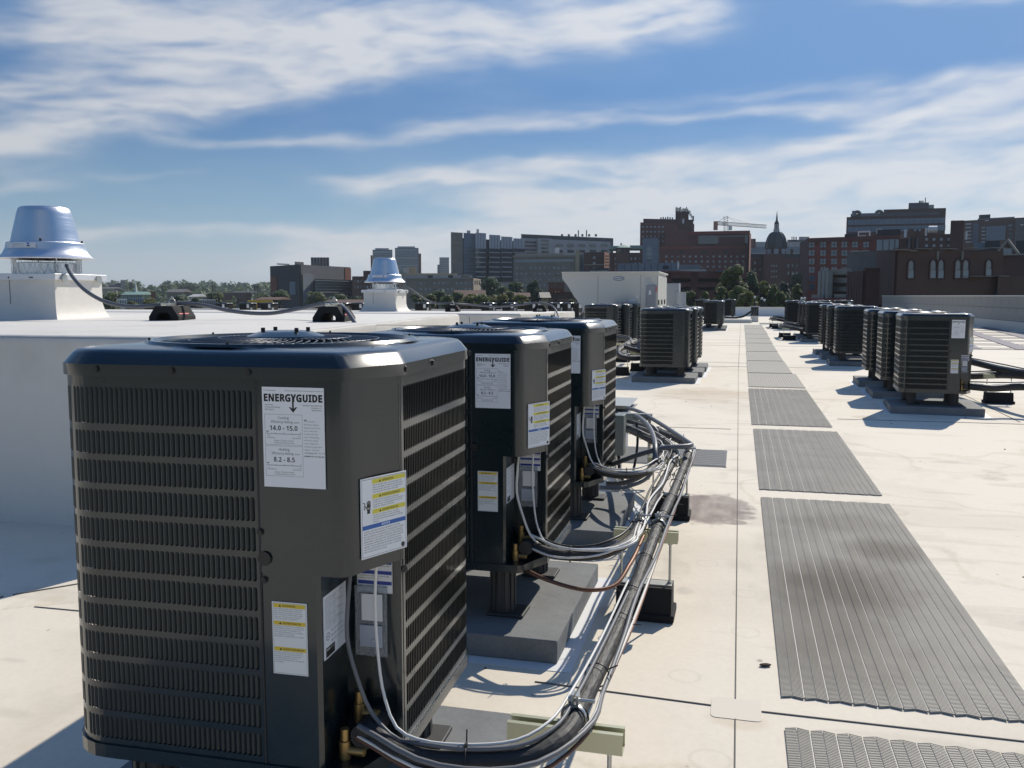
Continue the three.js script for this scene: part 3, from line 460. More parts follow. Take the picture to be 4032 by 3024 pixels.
function makeUnit(kind, rh, label, group) {
  const g = thing('heat_pump', label, 'heat pump', [0, 0, 0], 0, group);
  const up = (name, geo, mat, parent = g, lb) => { const m = part(name, geo, mat, parent, lb); if (parent === g) m.position.y = rh; return m; };
  up('base_pan', G.pan, M.paint);
  up('coil', G.coil, M.coil);
  if (kind === 'far') { up('louver_panel', G.sheetFar, M.paint); }
  else {
    const sh = up('louver_panel', G.sheet, M.paint);
    if (kind === 'first') {
      let n = 0; const rest = []; const cache = {};
      for (let k = 0; k < 12; k++) for (const [s] of frontS) { if (n < 300) { part('louver', bendGeo(bladeTris(s, k)), M.blade, sh); n++; } else rest.push(...bladeTris(s, k)); }
      const o = part('louver', rest.length ? [bendGeo(rest), G.bladesOther] : G.bladesOther, M.blade, sh); o.userData.kind = 'stuff';
    } else { const o = part('louver', G.bladesAll, M.blade, sh); o.userData.kind = 'stuff'; }
  }
  const lid = up('lid', G.lid, M.lid);
  const gr = up('fan_grille', G.grille, M.grille); gr.userData.kind = 'stuff';
  const hub = up('hub_plate', G.hub, M.lid);
  if (kind !== 'far') {
    for (const [x, z] of [[0.042, 0.03], [-0.042, 0.03], [0.042, -0.03], [-0.042, -0.03]]) { const b = part('bolt', G.bolt, M.screw, hub); b.position.set(x, RIM + 0.073, z); }
    for (let i = 0; i < 6; i++) { const a = i / 6 * 6.283 + 0.45, b = part('bolt', G.bolt, M.screw, lid); b.position.set(0.297 * Math.cos(a), RIM + 0.058, 0.297 * Math.sin(a)); b.scale.setScalar(0.55); }
    up('fan_blade', G.fan, M.dark);
  }
  const cov = up('control_cover', G.cover, M.paint), low = up('service_panel', G.lower, M.paint); up('corner_post', G.post, M.paint); up('seam_strip', G.seamStrip, M.dark);
  if (kind !== 'far') {
    const sc = (x, y, z, ry, par) => { const m = part('screw', G.screw, M.screw, par); m.position.set(x, y, z); m.rotation.y = ry; };
    const C = 1.016 * A; for (const x of [-0.23, -0.06, 0.105]) sc(x, RIM + 0.01, C, 0, lid);
    sc(C, RIM + 0.008, 0.2, Math.PI / 2, lid); sc(C, RIM + 0.008, 0.02, Math.PI / 2, lid); sc(C * 0.975, RIM + 0.008, -0.32, Math.PI / 2 + 0.6, lid);
    sc(0.124, 0.405, A + 0.001, 0, low); sc(0.1185, 0.5, A + 0.0025, 0, cov); sc(0.26, 0.1, NZ + 0.001, 0, low); sc(A + 0.002, 0.455, NZ + 0.012, 1.2, cov); sc(0.362, 0.40, NZ + 0.003, 0.4, low);
    const grom = cyl(0.014, 0.014, 0.006, 0, 0, 0, 20); grom.rotateX(Math.PI / 2); grom.translate(0.127, 0.448, A + 0.003); part('grommet', grom, M.screw, cov);
  }
  part('energy_label', plate(0.128, 0.192, 0.196, 0.687, A + 0.0045, 0.0), LB.energy, cov, 'white energy rating sheet with two efficiency figures');
  const fx = (t) => [0.3105 + (A + 0.003 - 0.3105) * t, 0.321 + (NZ + 0.006 - 0.321) * t], fm = fx(0.52), fa = Math.atan2(0.321 - NZ - 0.006, A + 0.003 - 0.3105);
  part('shock_label', plate(0.122, 0.158, fm[0] + 0.0045 * Math.sin(fa), 0.525, fm[1] + 0.0045 * Math.cos(fa), fa), LB.shock, cov, 'white label with yellow and blue warning bands');
  part('caution_label', plate(0.074, 0.145, 0.176, 0.291, A + 0.0012, 0), LB.caution, low, 'narrow white label with three yellow bands');
  part('rating_plate', plate(0.108, 0.128, 0.2413, 0.31, 0.292, Math.PI / 2), LB.rating, low);
  part('notice_label', plate(0.078, 0.075, 0.297, 0.382, NZ + 0.0015, 0), LB.notice, low, 'white label with dark blue stripes');
  if (kind !== 'far') {
    const bag = rbox(0.072, 0.15, 0.006, 0.003, 0.29, 0.285, NZ + 0.008);
    part('parts_bag', bag, phys(0.8, 0.84, 0.88, 0.18, 0, { transmission: 0.85, thickness: 0, bumpMap: lumps, bumpScale: 0.006 }), low);
    part('spare_parts', [rbox(0.05, 0.046, 0.003, 0.001, 0.291, 0.255, NZ + 0.0125), (() => { const q = new THREE.TorusGeometry(0.007, 0.0012, 6, 16); q.translate(0.3, 0.243, NZ + 0.0145); return q; })()], std(0.36, 0.40, 0.47, 0.4), low);
    part('instruction_slip', [box(0.046, 0.056, 0.001, 0.294, 0.316, NZ + 0.0125)], std(0.68, 0.69, 0.71, 0.6), low);
    const v = (x, y, z) => { const m = part('service_valve', [cyl(0.012, 0.012, 0.04, 0, 0, 0, 12), cyl(0.009, 0.009, 0.03, 0, 0.03, 0, 6), (() => { const q = cyl(0.009, 0.009, 0.045, 0, 0, 0, 10); q.rotateZ(Math.PI / 2); q.translate(0.02, 0, 0.0); return q; })()], M.brass, g); m.position.set(x, y + rh, z); };
    v(0.27, 0.098, NZ + 0.03); v(0.262, 0.045, NZ + 0.09);
    part('stub_pipe', [(() => { const q = cyl(0.026, 0.026, 0.09, 0, 0, 0, 16); q.rotateX(Math.PI / 2); q.translate(0.30, 0.075, NZ + 0.045); return q; })()], M.insul, low);
  }
  const rg = G.riser(rh); for (const [x, z] of [[-0.22, 0.24], [0.2, 0.24], [-0.22, -0.24], [0.22, -0.24]]) { const m = part('riser', rg, M.riser, g); m.position.set(x, 0, z); }
  return g;
}
const PT = 0.082;
const padG = (() => { const g = metricUV(new RoundedBoxGeometry(0.917, PT, 0.917, 2, 0.006), 2); g.translate(0, PT / 2 + 0.002, 0); return g; })();
const skirtG = box(1.03, 0.002, 1.03, 0, 0.0012, 0);
let pads = 0;
function pad(x, z, ry, label, group) { const m = thing('equipment_pad', label, 'equipment pad', [x, 0.0, z], ry, group); part('slab', padG, M.padgrey, m); part('slip_sheet', skirtG, M.tpoBright, m); return m; }
const YP = PT + 0.003;
const u1 = makeUnit('first', 0.20, 'dark grey heat pump with full louvred front, before its two neighbours beside the pipe run', 'heat pumps in the row beside the raised platform');
u1.position.set(-1.032, YP, -1.895); u1.rotation.y = 1.5 * R; u1.scale.set(1.005, 1.018, 1.0);
const u2 = makeUnit('mid', 0.19, 'dark grey heat pump in the middle of the row of three by the platform', 'heat pumps in the row beside the raised platform'); u2.position.set(-1.03, YP, -3.36);
const u3 = dup(u2, [-1.04, YP, -4.83], 0, 'dark grey heat pump at the end of the row, beside looping conduits', 'heat pumps in the row beside the raised platform');
pad(-1.02, -1.88, 0, 'grey pad under the heat pump with full louvred front', 'equipment pads'); pad(-1.035, -3.345, 0, 'grey pad under the middle heat pump of the platform row', 'equipment pads'); pad(-1.04, -4.8, 0, 'grey pad under the heat pump beside looping conduits', 'equipment pads');
const mid = makeUnit('mid', 0.14, 'dark grey heat pump with its energy sheet, first of its row across the walkway', 'heat pumps across the walkway'); mid.position.set(2.07, YP, -10.62); mid.rotation.y = -4 * R;
pad(2.085, -10.62, -4 * R, 'grey pad under the first heat pump across the walkway', 'equipment pads');
const midAt = (x, z, ry, label, gl, pl) => { dup(mid, [x, YP, z], ry, label, gl); pad(x, z, ry, pl, 'equipment pads'); };
midAt(2.09, -12.08, -2 * R, 'dark grey heat pump second in the nearest trio across the walkway', 'heat pumps across the walkway', 'grey pad under the second heat pump across the walkway');
midAt(2.10, -13.52, -2 * R, 'dark grey heat pump third in the nearest trio across the walkway', 'heat pumps across the walkway', 'grey pad under the third heat pump across the walkway');
midAt(-1.05, -13.45, Math.PI, 'dark grey heat pump with plain louvred side out, heading the central trio', 'heat pumps of the central trio', 'grey pad heading the central trio');
midAt(-0.99, -14.5, Math.PI, 'dark grey heat pump in the middle of the central trio', 'heat pumps of the central trio', 'grey pad in the middle of the central trio');
midAt(-0.97, -15.55, Math.PI, 'dark grey heat pump at the back of the central trio', 'heat pumps of the central trio', 'grey pad at the back of the central trio');
midAt(-2.83, -19.0, Math.PI, 'dark grey heat pump in front of the big white air handler', 'heat pumps before the air handler', 'grey pad at the front before the air handler');
midAt(-2.72, -20.1, Math.PI, 'dark grey heat pump wedged second before the big white air handler', 'heat pumps before the air handler', 'grey pad second before the air handler');
const far0 = makeUnit('far', 0.14, 'dark grey heat pump third in the second trio across the walkway', 'heat pumps across the walkway');
far0.position.set(2.07, YP, -20.5); pad(2.07, -20.5, 0, 'grey pad under a heat pump of the second trio across the walkway', 'equipment pads');
const farAt = (x, z, ry, label, gl, pl = 'grey pad under a distant heat pump', y = 0) => { const u = dup(far0, [x, YP + y, z], ry, label, gl); if (pl) { const p = pad(x, z, ry, pl, 'distant equipment pads'); p.position.y += y; } return u; };
midAt(2.07, -17.36, -2 * R, 'dark grey heat pump heading the second trio across the walkway', 'heat pumps across the walkway', 'grey pad heading the second trio across the walkway');
midAt(2.07, -18.95, -2 * R, 'dark grey heat pump in the middle of the second trio across the walkway', 'heat pumps across the walkway', 'grey pad in the middle of the second trio across the walkway');
[-25.9, -27.5, -29.0].forEach((z, i) => farAt(2.12, z, 0, `${['front', 'middle', 'rear'][i]} heat pump of the third cluster across the walkway, by low pipe supports`, 'third cluster of heat pumps', `grey pad under the ${['front', 'middle', 'rear'][i]} heat pump of the third cluster`));
[[2.05, -35.3], [2.1, -36.8], [3.2, -38], [4.2, -39.5]].forEach(([x, z], i) => farAt(x, z, 0, `${['first', 'second', 'third', 'fourth'][i]} heat pump of the last cluster across the walkway`, 'last cluster of heat pumps', `grey pad under the ${['first', 'second', 'third', 'fourth'][i]} heat pump of the last cluster`));
[-33.6, -35.0, -36.4].forEach((z, i) => farAt(-0.92, z, Math.PI, `${['front', 'middle', 'rear'][i]} heat pump of the central cluster before the low parapet`, 'central far heat pumps', `grey pad under the ${['front', 'middle', 'rear'][i]} heat pump of the far central cluster`));
const bz = (px, D) => { const p = at(px, 1165, D); return [p.x, p.z]; };
for (const [px, D] of [[2766, 47], [2870, 47]]) { const [x, z] = bz(px, D); farAt(x, z, Math.PI, 'dark grey heat pump standing against the low white parapet', 'heat pumps along the parapet'); }
const backPx = [880, 976, 1060, 1350, 1416, 1666, 1925, 2008, 2094, 2190, 2232, 2275];
for (const px of backPx) { const [x, z] = bz(px, 46); farAt(x, z, 0, 'dark grey heat pump in the long row behind the raised platforms', 'heat pumps behind the platforms', null, -0.17); }
dup(mid, [-2.66, YP, -21.2], Math.PI, 'dark grey heat pump beside the corner of the white air handler', 'heat pumps before the air handler');

// ------------------------------------------------------------------ raised platforms wrapped in white membrane
const flared = (w, d, h, fl, n = 6) => { // box with a cove at its foot
  const prof = [[0, h], [0, 0.16], [0.012, 0.1], [0.035, 0.05], [0.075, 0.018], [fl, 0.003]];
  const pos = [], idx = [], N = prof.length; const rect = o => [[-w / 2 - o, d / 2 + o], [w / 2 + o, d / 2 + o], [w / 2 + o, -d / 2 - o], [-w / 2 - o, -d / 2 - o]];
  for (const [o, y] of prof) for (const [x, z] of rect(o)) pos.push(x, y, z);
  for (let j = 0; j < N - 1; j++) for (let i = 0; i < 4; i++) { const a = j * 4 + i, b = j * 4 + (i + 1) % 4; idx.push(a, a + 4, b, b, a + 4, b + 4); }
  idx.push(0, 1, 2, 0, 2, 3); const g = new THREE.BufferGeometry(); g.setAttribute('position', new THREE.Float32BufferAttribute(pos, 3)); g.setIndex(idx); return metricUV(toCreasedNormals(g, 0.7), 0.3);
};
{
  // a sheet-wrapped box with softly rounded upper edges; the top rises a little to the back
  const wrap = (x0, x1, zf, zb, hf, hb, base = 0) => {
    const s = new THREE.Shape(); const L = zf - zb, r = 0.03; s.moveTo(-0.02, base); s.lineTo(0, hf - r); s.quadraticCurveTo(0, hf, r, hf); s.lineTo(L - r, hb); s.quadraticCurveTo(L, hb, L, hb - r); s.lineTo(L, base); s.closePath();
    const g = new THREE.ExtrudeGeometry(s, { depth: x1 - x0 - 0.04, bevelEnabled: true, bevelSize: 0.018, bevelThickness: 0.02, bevelSegments: 3, curveSegments: 5 });
    g.rotateY(Math.PI / 2); g.translate(x0 + 0.02, 0, zf); return metricUV(toCreasedNormals(g.index ? g.toNonIndexed() : g, 0.6), 0.3);
  };
  const p1 = thing('roof_platform', 'long white membrane wrapped platform carrying the larger spun metal fan', 'roof platform');
  part('wrapped_body', wrap(-16, -2.52, -4.08, -7.9, 1.03, 1.075), M.tpo, p1);
  part('lap_seam', [box(13.0, 0.004, 0.004, -9.1, 0.86, -4.07), box(5.2, 0.003, 0.006, -4.2, 1.052, -5.95), box(0.005, 0.06, 0.004, -2.62, 0.86, -4.062)], M.seam, p1);
  part('lap_strip', [rbox(13.4, 0.005, 0.1, 0.002, -9.3, 1.05, -5.6)], M.tpo, p1);
  for (const x of [-3.55, -5.4, -7.2]) part('lap_seam', box(0.004, 0.8, 0.003, x, 0.5, -4.066), M.seam, p1);
  part('corner_patch', rbox(0.16, 0.16, 0.004, 0.0015, -2.64, 0.9, -4.062), M.tpoBright, p1); part('corner_patch', rbox(0.2, 0.004, 0.2, 0.0015, -2.7, 1.0345, -4.25), M.tpoBright, p1);
  const p2 = thing('roof_platform', 'farther white membrane wrapped platform carrying the smaller looking spun metal fan', 'roof platform');
  part('wrapped_body', wrap(-15, -3.12, -12.75, -17.2, 0.985, 0.94), M.tpo, p2);
  part('lap_seam', box(0.005, 0.5, 0.004, -3.9, 0.7, -12.725), M.seam, p2);
}
// ------------------------------------------------------------------ exhaust fans on their curbs
function makeFan(label, pos, curbLabel, curbPos, turn) {
  const c = thing('fan_curb', curbLabel, 'fan curb', curbPos, turn);
  part('curb_body', flared(0.60, 0.57, 0.385, 0.17), M.tpo, c);
  part('cap_flashing', [rbox(0.66, 0.05, 0.63, 0.004, 0, 0.378, 0)], std(0.7, 0.71, 0.72, 0.4, 0.3), c);
  part('curb_seam', [box(0.004, 0.2, 0.003, -0.12, 0.26, 0.2865)], M.seam, c);
  for (const [x, y, z, ry] of [[-0.24, 0.372, 0.317, 0], [-0.1, 0.372, 0.317, 0], [0.1, 0.372, 0.317, 0], [0.12, 0.372, 0.317, 0]]) { const q = cyl(0.006, 0.006, 0.006, 0, 0, 0, 8); q.rotateX(Math.PI / 2); q.translate(x, y, z); part('rivet', q, M.dark, c); }
  for (const z of [0.22, -0.2]) { const q = cyl(0.032, 0.032, 0.012, 0, 0, 0, 20); q.rotateZ(Math.PI / 2); q.translate(0.338, 0.365, z); part('washer', q, M.zinc, c); }
  const f = thing('exhaust_fan', label, 'exhaust fan', pos, turn);
  const lathe = (pts, seg = 64) => toCreasedNormals(new THREE.LatheGeometry(pts.map(([r, y]) => new THREE.Vector2(r, y)), seg).toNonIndexed(), 0.45);
  const spun = phys(0.80, 0.80, 0.80, 0.3, 1, { anisotropy: 0.5, bumpMap: texFrom(16, 512, (u, v) => [128 + 90 * (vn(3, v * 140) - 0.5) + 60 * (vn(7, v * 40) - 0.5)], false), bumpScale: 0.0012 });
  part('base_ring', [lathe([[0.2, 0], [0.24, 0.002], [0.24, 0.02], [0.225, 0.022], [0.225, 0.1], [0.21, 0.105]]), rbox(0.5, 0.012, 0.5, 0.003, 0, 0.006, 0)], M.alu, f);
  // bird screen: crossing diagonal wires
  const w = []; for (let i = 0; i < 26; i++) for (const s of [-1, 1]) { const a = i / 26 * 6.283, pts = []; for (let k = 0; k <= 3; k++) { const b = a + s * 0.22 * k / 3; pts.push(V(0.262 * Math.cos(b), 0.012 + 0.12 * k / 3, 0.262 * Math.sin(b))); } w.push(new THREE.TubeGeometry(new THREE.CatmullRomCurve3(pts), 3, 0.0013, 4)); }
  part('bird_screen', w, M.ahuGrey, f).userData.kind = 'stuff';
  for (let i = 0; i < 4; i++) { const a = i * Math.PI / 2 + 0.6; part('post', box(0.03, 0.14, 0.008, 0.245 * Math.cos(a), 0.075, 0.245 * Math.sin(a), -a), M.alu, f); }
  part('wind_band', lathe([[0.235, 0.13], [0.345, 0.135], [0.366, 0.132], [0.368, 0.138], [0.345, 0.155], [0.32, 0.185], [0.302, 0.225], [0.296, 0.262], [0.29, 0.268], [0.27, 0.27]]), spun, f);
  part('motor_dome', lathe([[0.265, 0.268], [0.262, 0.275], [0.245, 0.35], [0.225, 0.43], [0.205, 0.512], [0.196, 0.54], [0.184, 0.556], [0.165, 0.563], [0, 0.566]]), spun, f);
  part('data_label', (() => { const g = new THREE.CylinderGeometry(0.3065, 0.3105, 0.045, 20, 1, true, -0.44, 0.9); g.translate(0, 0.236, 0); return g; })(), std(1, 1, 1, 0.5, 0, { map: canvas(256, 96, (x, w, h) => { x.fillStyle = '#c4ccd6'; x.fillRect(0, 0, w, h); lines(x, 'CAUTION SERVICE DISCONNECT BEFORE CLEANING FAN MODEL SERIAL VOLTS HP RPM', 66, 24, 110, 14, 11, '#555'); x.fillStyle = '#2d66b4'; x.beginPath(); x.moveTo(190, 10); x.lineTo(215, 10); x.lineTo(200, 50); x.fill(); x.fillStyle = '#111'; x.beginPath(); x.moveTo(188, 70); x.lineTo(220, 70); x.lineTo(204, 44); x.fill(); }) }), f);
  for (const a of [0.55, 2.2]) { const p = part('latch', box(0.014, 0.024, 0.014, 0.272 * Math.sin(a), 0.28, 0.272 * Math.cos(a), a), M.dark, f); }
  return f;
}
makeFan('larger spun aluminium exhaust fan with a paper label, on the platform beside the heat pumps', [-5.62, 1.43, -6.3], 'white curb under the larger spun aluminium fan', [-5.62, 1.035, -6.3], 2 * R);
makeFan('plain spun aluminium exhaust fan on the farther platform', [-6.2, 1.37, -15.05], 'white curb under the farther spun aluminium fan', [-6.2, 0.965, -15.05], 2 * R);

// ------------------------------------------------------------------ rubber support blocks and conduits on the platforms
const blockTex = canvas(512, 128, (x, w, h) => { x.fillStyle = '#2a2724'; x.fillRect(0, 0, w, h); x.fillStyle = '#0b0a0a'; x.font = 'bold 92px sans-serif'; x.textAlign = 'center'; x.fillText('DURA-BLOK', w / 2, 98); });
function block(label, pos, turn, scale = 1) {
  const b = thing('support_block', label, 'support block', pos, turn, 'rubber blocks holding conduits');
  const s = new THREE.Shape([[-0.09, 0], [0.09, 0], [0.09, 0.035], [0.05, 0.105], [-0.05, 0.105], [-0.09, 0.035]].map(q => new THREE.Vector2(...q)));
  const hole = new THREE.Path([[-0.045, 0.0], [-0.045, 0.03], [-0.025, 0.055], [0.025, 0.055], [0.045, 0.03], [0.045, 0.0]].map(q => new THREE.Vector2(q[0], q[1] + 0.012))); s.holes.push(hole);
  const g = new THREE.ExtrudeGeometry(s, { depth: 0.22, bevelEnabled: true, bevelSize: 0.004, bevelThickness: 0.004, bevelSegments: 1 }); g.translate(0, 0.004, -0.11);
  part('rubber_body', metricUV(g, 3), M.rubber, b);
  const an = Math.atan2(0.04, 0.07);
  const sideGeo = (w, h, off, dz) => { const q = new THREE.PlaneGeometry(w, h); q.translate(dz, off, 0); q.rotateX(-an); q.rotateY(Math.PI / 2); q.translate(0.0755, 0.076, 0); return q; };
  part('lettering', sideGeo(0.17, 0.034, 0.012, 0), std(1, 1, 1, 0.9, 0, { map: blockTex }), b);
  part('reflective_strip', sideGeo(0.12, 0.008, -0.018, -0.02), M.red, b);
  part('strut', [box(0.042, 0.004, 0.2, 0, 0.114, 0), box(0.004, 0.022, 0.2, -0.02, 0.124, 0), box(0.004, 0.022, 0.2, 0.02, 0.124, 0)], M.zinc, b);
  part('conduit_clamp', [(() => { const q = new THREE.TorusGeometry(0.019, 0.004, 6, 16); q.rotateY(0); q.translate(0, 0.14, 0.0); return q; })(), cyl(0.004, 0.004, 0.02, 0.0, 0.17, 0, 8), box(0.016, 0.01, 0.016, 0, 0.166, 0)], M.zinc, b);
  b.scale.set(scale, scale * 0.88, scale); return b;
}
block('rubber support block with red strip, nearer the larger fan curb', [-4.31, 1.055, -6.12], 8 * R, 1.28);
block('rubber support block with red strip, at the platform edge above the heat pumps', [-2.93, 1.055, -6.12], 8 * R, 1.28);
block('rubber support block on the farther platform, nearer its fan', at(1783, 1228, 15.8).toArray(), 12 * R, 1.3).position.y = 0.97;
block('rubber support block on the farther platform, at its right end', at(2125, 1230, 16.2).toArray(), 12 * R, 1.3).position.y = 0.965;
const path = (D, pts) => pts.map(([x, y, d]) => at(x, y, d ?? D));
single('conduit', tube(path(7.0, [[262, 1045, 7.25], [290, 1095, 7.1], [345, 1150, 7.0], [420, 1190], [520, 1207], [610, 1202], [690, 1194], [790, 1200], [920, 1226], [1060, 1234], [1180, 1215], [1300, 1194, 6.8], [1352, 1212, 6.6], [1395, 1268, 6.4], [1424, 1335, 6.2], [1430, 1420, 6.1]]), 0.0155, 90, 10), M.conduit, 'grey flexible conduit drooping from the larger fan over two rubber blocks', 'conduit');
single('conduit', tube(path(16, [[1560, 1125, 15.9], [1610, 1135, 15.9], [1660, 1170, 15.8], [1710, 1193, 15.8], [1783, 1195, 15.8], [1860, 1200], [1950, 1208], [2050, 1200], [2125, 1192], [2165, 1200], [2195, 1235, 15.4], [2212, 1290, 15.0]]), 0.016, 70, 8), M.conduit, 'thin grey conduit running from the farther fan over two rubber blocks', 'conduit');

// ------------------------------------------------------------------ pipe supports: strut on threaded rods in a rubber base
function support(label, x, z, w = 0.25, strutH = 0.32, turn = 0, group = 'pipe supports') {
  const s = thing('pipe_support', label, 'pipe support', [x, 0, z], turn, group);
  part('rubber_base', [rbox(w * 0.95, 0.03, 0.17, 0.006, 0, 0.017, 0), (() => { const q = new THREE.Shape([[-0.075, 0], [0.075, 0], [0.055, 0.1], [-0.055, 0.1]].map(v => new THREE.Vector2(...v))); const g = new THREE.ExtrudeGeometry(q, { depth: w * 0.86, bevelEnabled: false }); g.translate(0, 0.03, -w * 0.43); g.rotateY(Math.PI / 2); return g; })()], M.rubber, s);
  const pl = part('channel_plate', [box(w * 0.84, 0.004, 0.06, 0, 0.134, 0), box(w * 0.84, 0.026, 0.003, 0, 0.123, 0.031)], M.zinc, s);
  for (let i = 0; i < 11; i++) { const q = cyl(0.0035, 0.0035, 0.001, 0, 0, 0, 8); q.rotateX(Math.PI / 2); q.translate(-w * 0.38 + i * w * 0.076, 0.123, 0.0335); part('hole', q, M.dark, pl); }
  for (const k of [-1, 1]) part('threaded_rod', [cyl(0.005, 0.005, strutH - 0.12, k * w * 0.38, (strutH + 0.13) / 2, 0, 8), cyl(0.01, 0.01, 0.008, k * w * 0.38, 0.14, 0, 6), cyl(0.01, 0.01, 0.008, k * w * 0.38, strutH - 0.025, 0, 6)], M.zinc, s);
  part('strut_channel', [box(w, 0.045, 0.003, 0, strutH + 0.002, 0.0205), box(w, 0.045, 0.003, 0, strutH + 0.002, -0.0205), box(w, 0.003, 0.038, 0, strutH - 0.019, 0), box(w, 0.003, 0.009, 0, strutH + 0.023, 0.0145), box(w, 0.003, 0.009, 0, strutH + 0.023, -0.0145)], M.strut, s);
  return s;
}
support('pipe support nearest the first heat pump, carrying one black insulated pipe', -0.34, -1.80, 0.25);
support('pipe support by the middle heat pump, carrying two black insulated pipes', -0.335, -3.45, 0.25);
support('pipe support beside the stained membrane, carrying three black insulated pipes', -0.36, -5.06, 0.25);

// ------------------------------------------------------------------ line sets: insulated pipes with cables and ties
const YI = 0.364;
function lineSet(label, pts, r, ties, cables, seed) {
  const g = thing('line_set', label, 'insulated pipe', [0, 0, 0], 0, 'insulated line sets of the near row');
  const c = new THREE.CatmullRomCurve3(pts, false, 'centripetal'), rr = rng(seed);
  const geo = tube(pts, r, 260, 16); { const p = geo.attributes.position, uv = geo.attributes.uv; for (let i = 0; i < p.count; i++) { const x = p.getX(i), y = p.getY(i), z = p.getZ(i), q = 0.0016 * (fbm(x * 60 + z * 40, y * 60 + z * 45, 3) - 0.5) * 2; p.setXYZ(i, x + q, y + q * 0.7, z); } geo.computeVertexNormals(); for (let i = 0; i < uv.count; i++) uv.setXY(i, uv.getX(i) * 9, uv.getY(i) * 0.8); }
  part('insulated_pipe', geo, M.insul, g);
  for (let i = 0; i < ties; i++) {
    const t = (i + 0.4 + 0.5 * rr()) / ties, p = c.getPointAt(t), q = c.getTangentAt(t);
    const k = new THREE.TorusGeometry(r + 0.008, 0.0018, 5, 20); k.scale(1, 1.0, 1); k.translate(0, 0.003, 0); const tail = box(0.003, 0.03, 0.002, (rr() - 0.5) * 0.02, r + 0.024, 0, rr()); tail.rotateZ((rr() - 0.5) * 1.2); const hd = box(0.008, 0.006, 0.006, 0, r + 0.014, 0);
    const m = part('cable_tie', [k, hd, tail], M.blackcable, g); m.position.copy(p); m.quaternion.setFromUnitVectors(V(0, 0, 1), q);
  }
  cables.forEach(([mat, cr, ang, wob], ci) => {
    const cp = [], n = 34, o = ci * 13 + seed; for (let i = 0; i <= n; i++) { const t = i / n, p = c.getPointAt(t), q = c.getTangentAt(t), up = V(0, 1, 0), side = V().crossVectors(q, up).normalize(), nn = V().crossVectors(side, q).normalize(); const a = ang + wob * (vn(t * 9 + o, o * 3.1) - 0.5) * 2, rd = r + cr + 0.003 + 0.012 * vn(t * 14 + o, 4.2); cp.push(p.clone().addScaledVector(side, Math.cos(a) * rd).addScaledVector(nn, Math.sin(a) * rd)); }
    part('cable', tube(cp, cr, 120, 7), mat, g);
  });
  return g;
}
const W1 = M.whitecable, G1 = M.greycable, PI = Math.PI;
// first: out of the first unit, round the bend on the first strut and away along the row
lineSet('thick black insulated line set from the first heat pump along the row', [V(-0.72, 0.375, -1.63), V(-0.66, 0.35, -1.60), V(-0.58, 0.343, -1.59), V(-0.47, 0.345, -1.605), V(-0.38, 0.352, -1.635), V(-0.328, 0.366, -1.70), V(-0.318, YI, -1.85), V(-0.30, YI - 0.015, -2.5), V(-0.288, YI, -3.4), V(-0.275, YI - 0.012, -4.2), V(-0.262, YI, -4.95), V(-0.262, YI + 0.005, -5.2), V(-0.34, YI - 0.01, -5.6), V(-0.58, YI - 0.03, -6.2), V(-0.95, YI - 0.05, -6.95)], 0.021, 19, [[G1, 0.0058, 0.45, 0.7], [W1, 0.0036, 0.05, 0.7], [M.copper, 0.0045, -0.6, 0.2]], 3);
lineSet('black insulated line set from the middle heat pump joining the run', [V(-0.72, 0.36, -3.10), V(-0.66, 0.345, -3.06), V(-0.56, 0.338, -3.05), V(-0.46, 0.343, -3.08), V(-0.39, 0.356, -3.17), V(-0.362, YI, -3.42), V(-0.35, YI - 0.012, -4.2), V(-0.332, YI, -4.95), V(-0.36, YI, -5.2), V(-0.5, YI - 0.02, -5.75), V(-0.78, YI - 0.05, -6.45), V(-1.0, YI - 0.06, -6.98)], 0.0185, 12, [[W1, 0.0045, 0.9, 1.0], [W1, 0.0038, 0.1, 0.6], [M.blackcable, 0.005, 2.2, 0.5]], 8);
lineSet('black insulated line set from the third heat pump bending into the run', [V(-0.72, 0.36, -4.57), V(-0.66, 0.345, -4.53), V(-0.57, 0.338, -4.52), V(-0.47, 0.345, -4.55), V(-0.42, 0.358, -4.66), V(-0.403, YI, -4.98), V(-0.43, YI, -5.25), V(-0.6, YI - 0.03, -5.85), V(-0.85, YI - 0.06, -6.5), V(-1.05, YI - 0.07, -7.0)], 0.0185, 8, [[G1, 0.006, 0.5, 0.6], [W1, 0.004, 1.5, 0.6]], 12);
// pipe clamps on the struts
for (const [x, z, l] of [[-0.322, -1.80, 'zinc pipe clamp with a long bolt, on the first strut'], [-0.288, -3.45, 'zinc pipe clamp round the outer pipe on the middle strut'], [-0.36, -3.45, 'zinc pipe clamp round the inner pipe on the middle strut'], [-0.262, -5.06, 'zinc pipe clamp round the outermost pipe on the last strut'], [-0.335, -5.06, 'zinc pipe clamp round the centre pipe on the last strut'], [-0.405, -5.06, 'zinc pipe clamp round the inner pipe on the last strut']]) {
  const q = thing('pipe_clamp', l, 'pipe clamp', [x, YI, z]); const t = new THREE.TorusGeometry(0.026, 0.0035, 6, 28); t.scale(1, 1, 3.2); part('strap', t, M.zinc, q); part('bolt', [(() => { const b = cyl(0.004, 0.004, 0.05, 0, 0, 0, 8); b.rotateZ(PI / 2); b.translate(0.02, 0.038, 0); return b; })(), (() => { const b = cyl(0.009, 0.009, 0.008, 0, 0, 0, 6); b.rotateZ(PI / 2); b.translate(-0.008, 0.038, 0); return b; })(), box(0.006, 0.03, 0.024, -0.002, 0.038, 0), box(0.006, 0.026, 0.024, 0.008, 0.038, 0)], M.zinc, q);
}
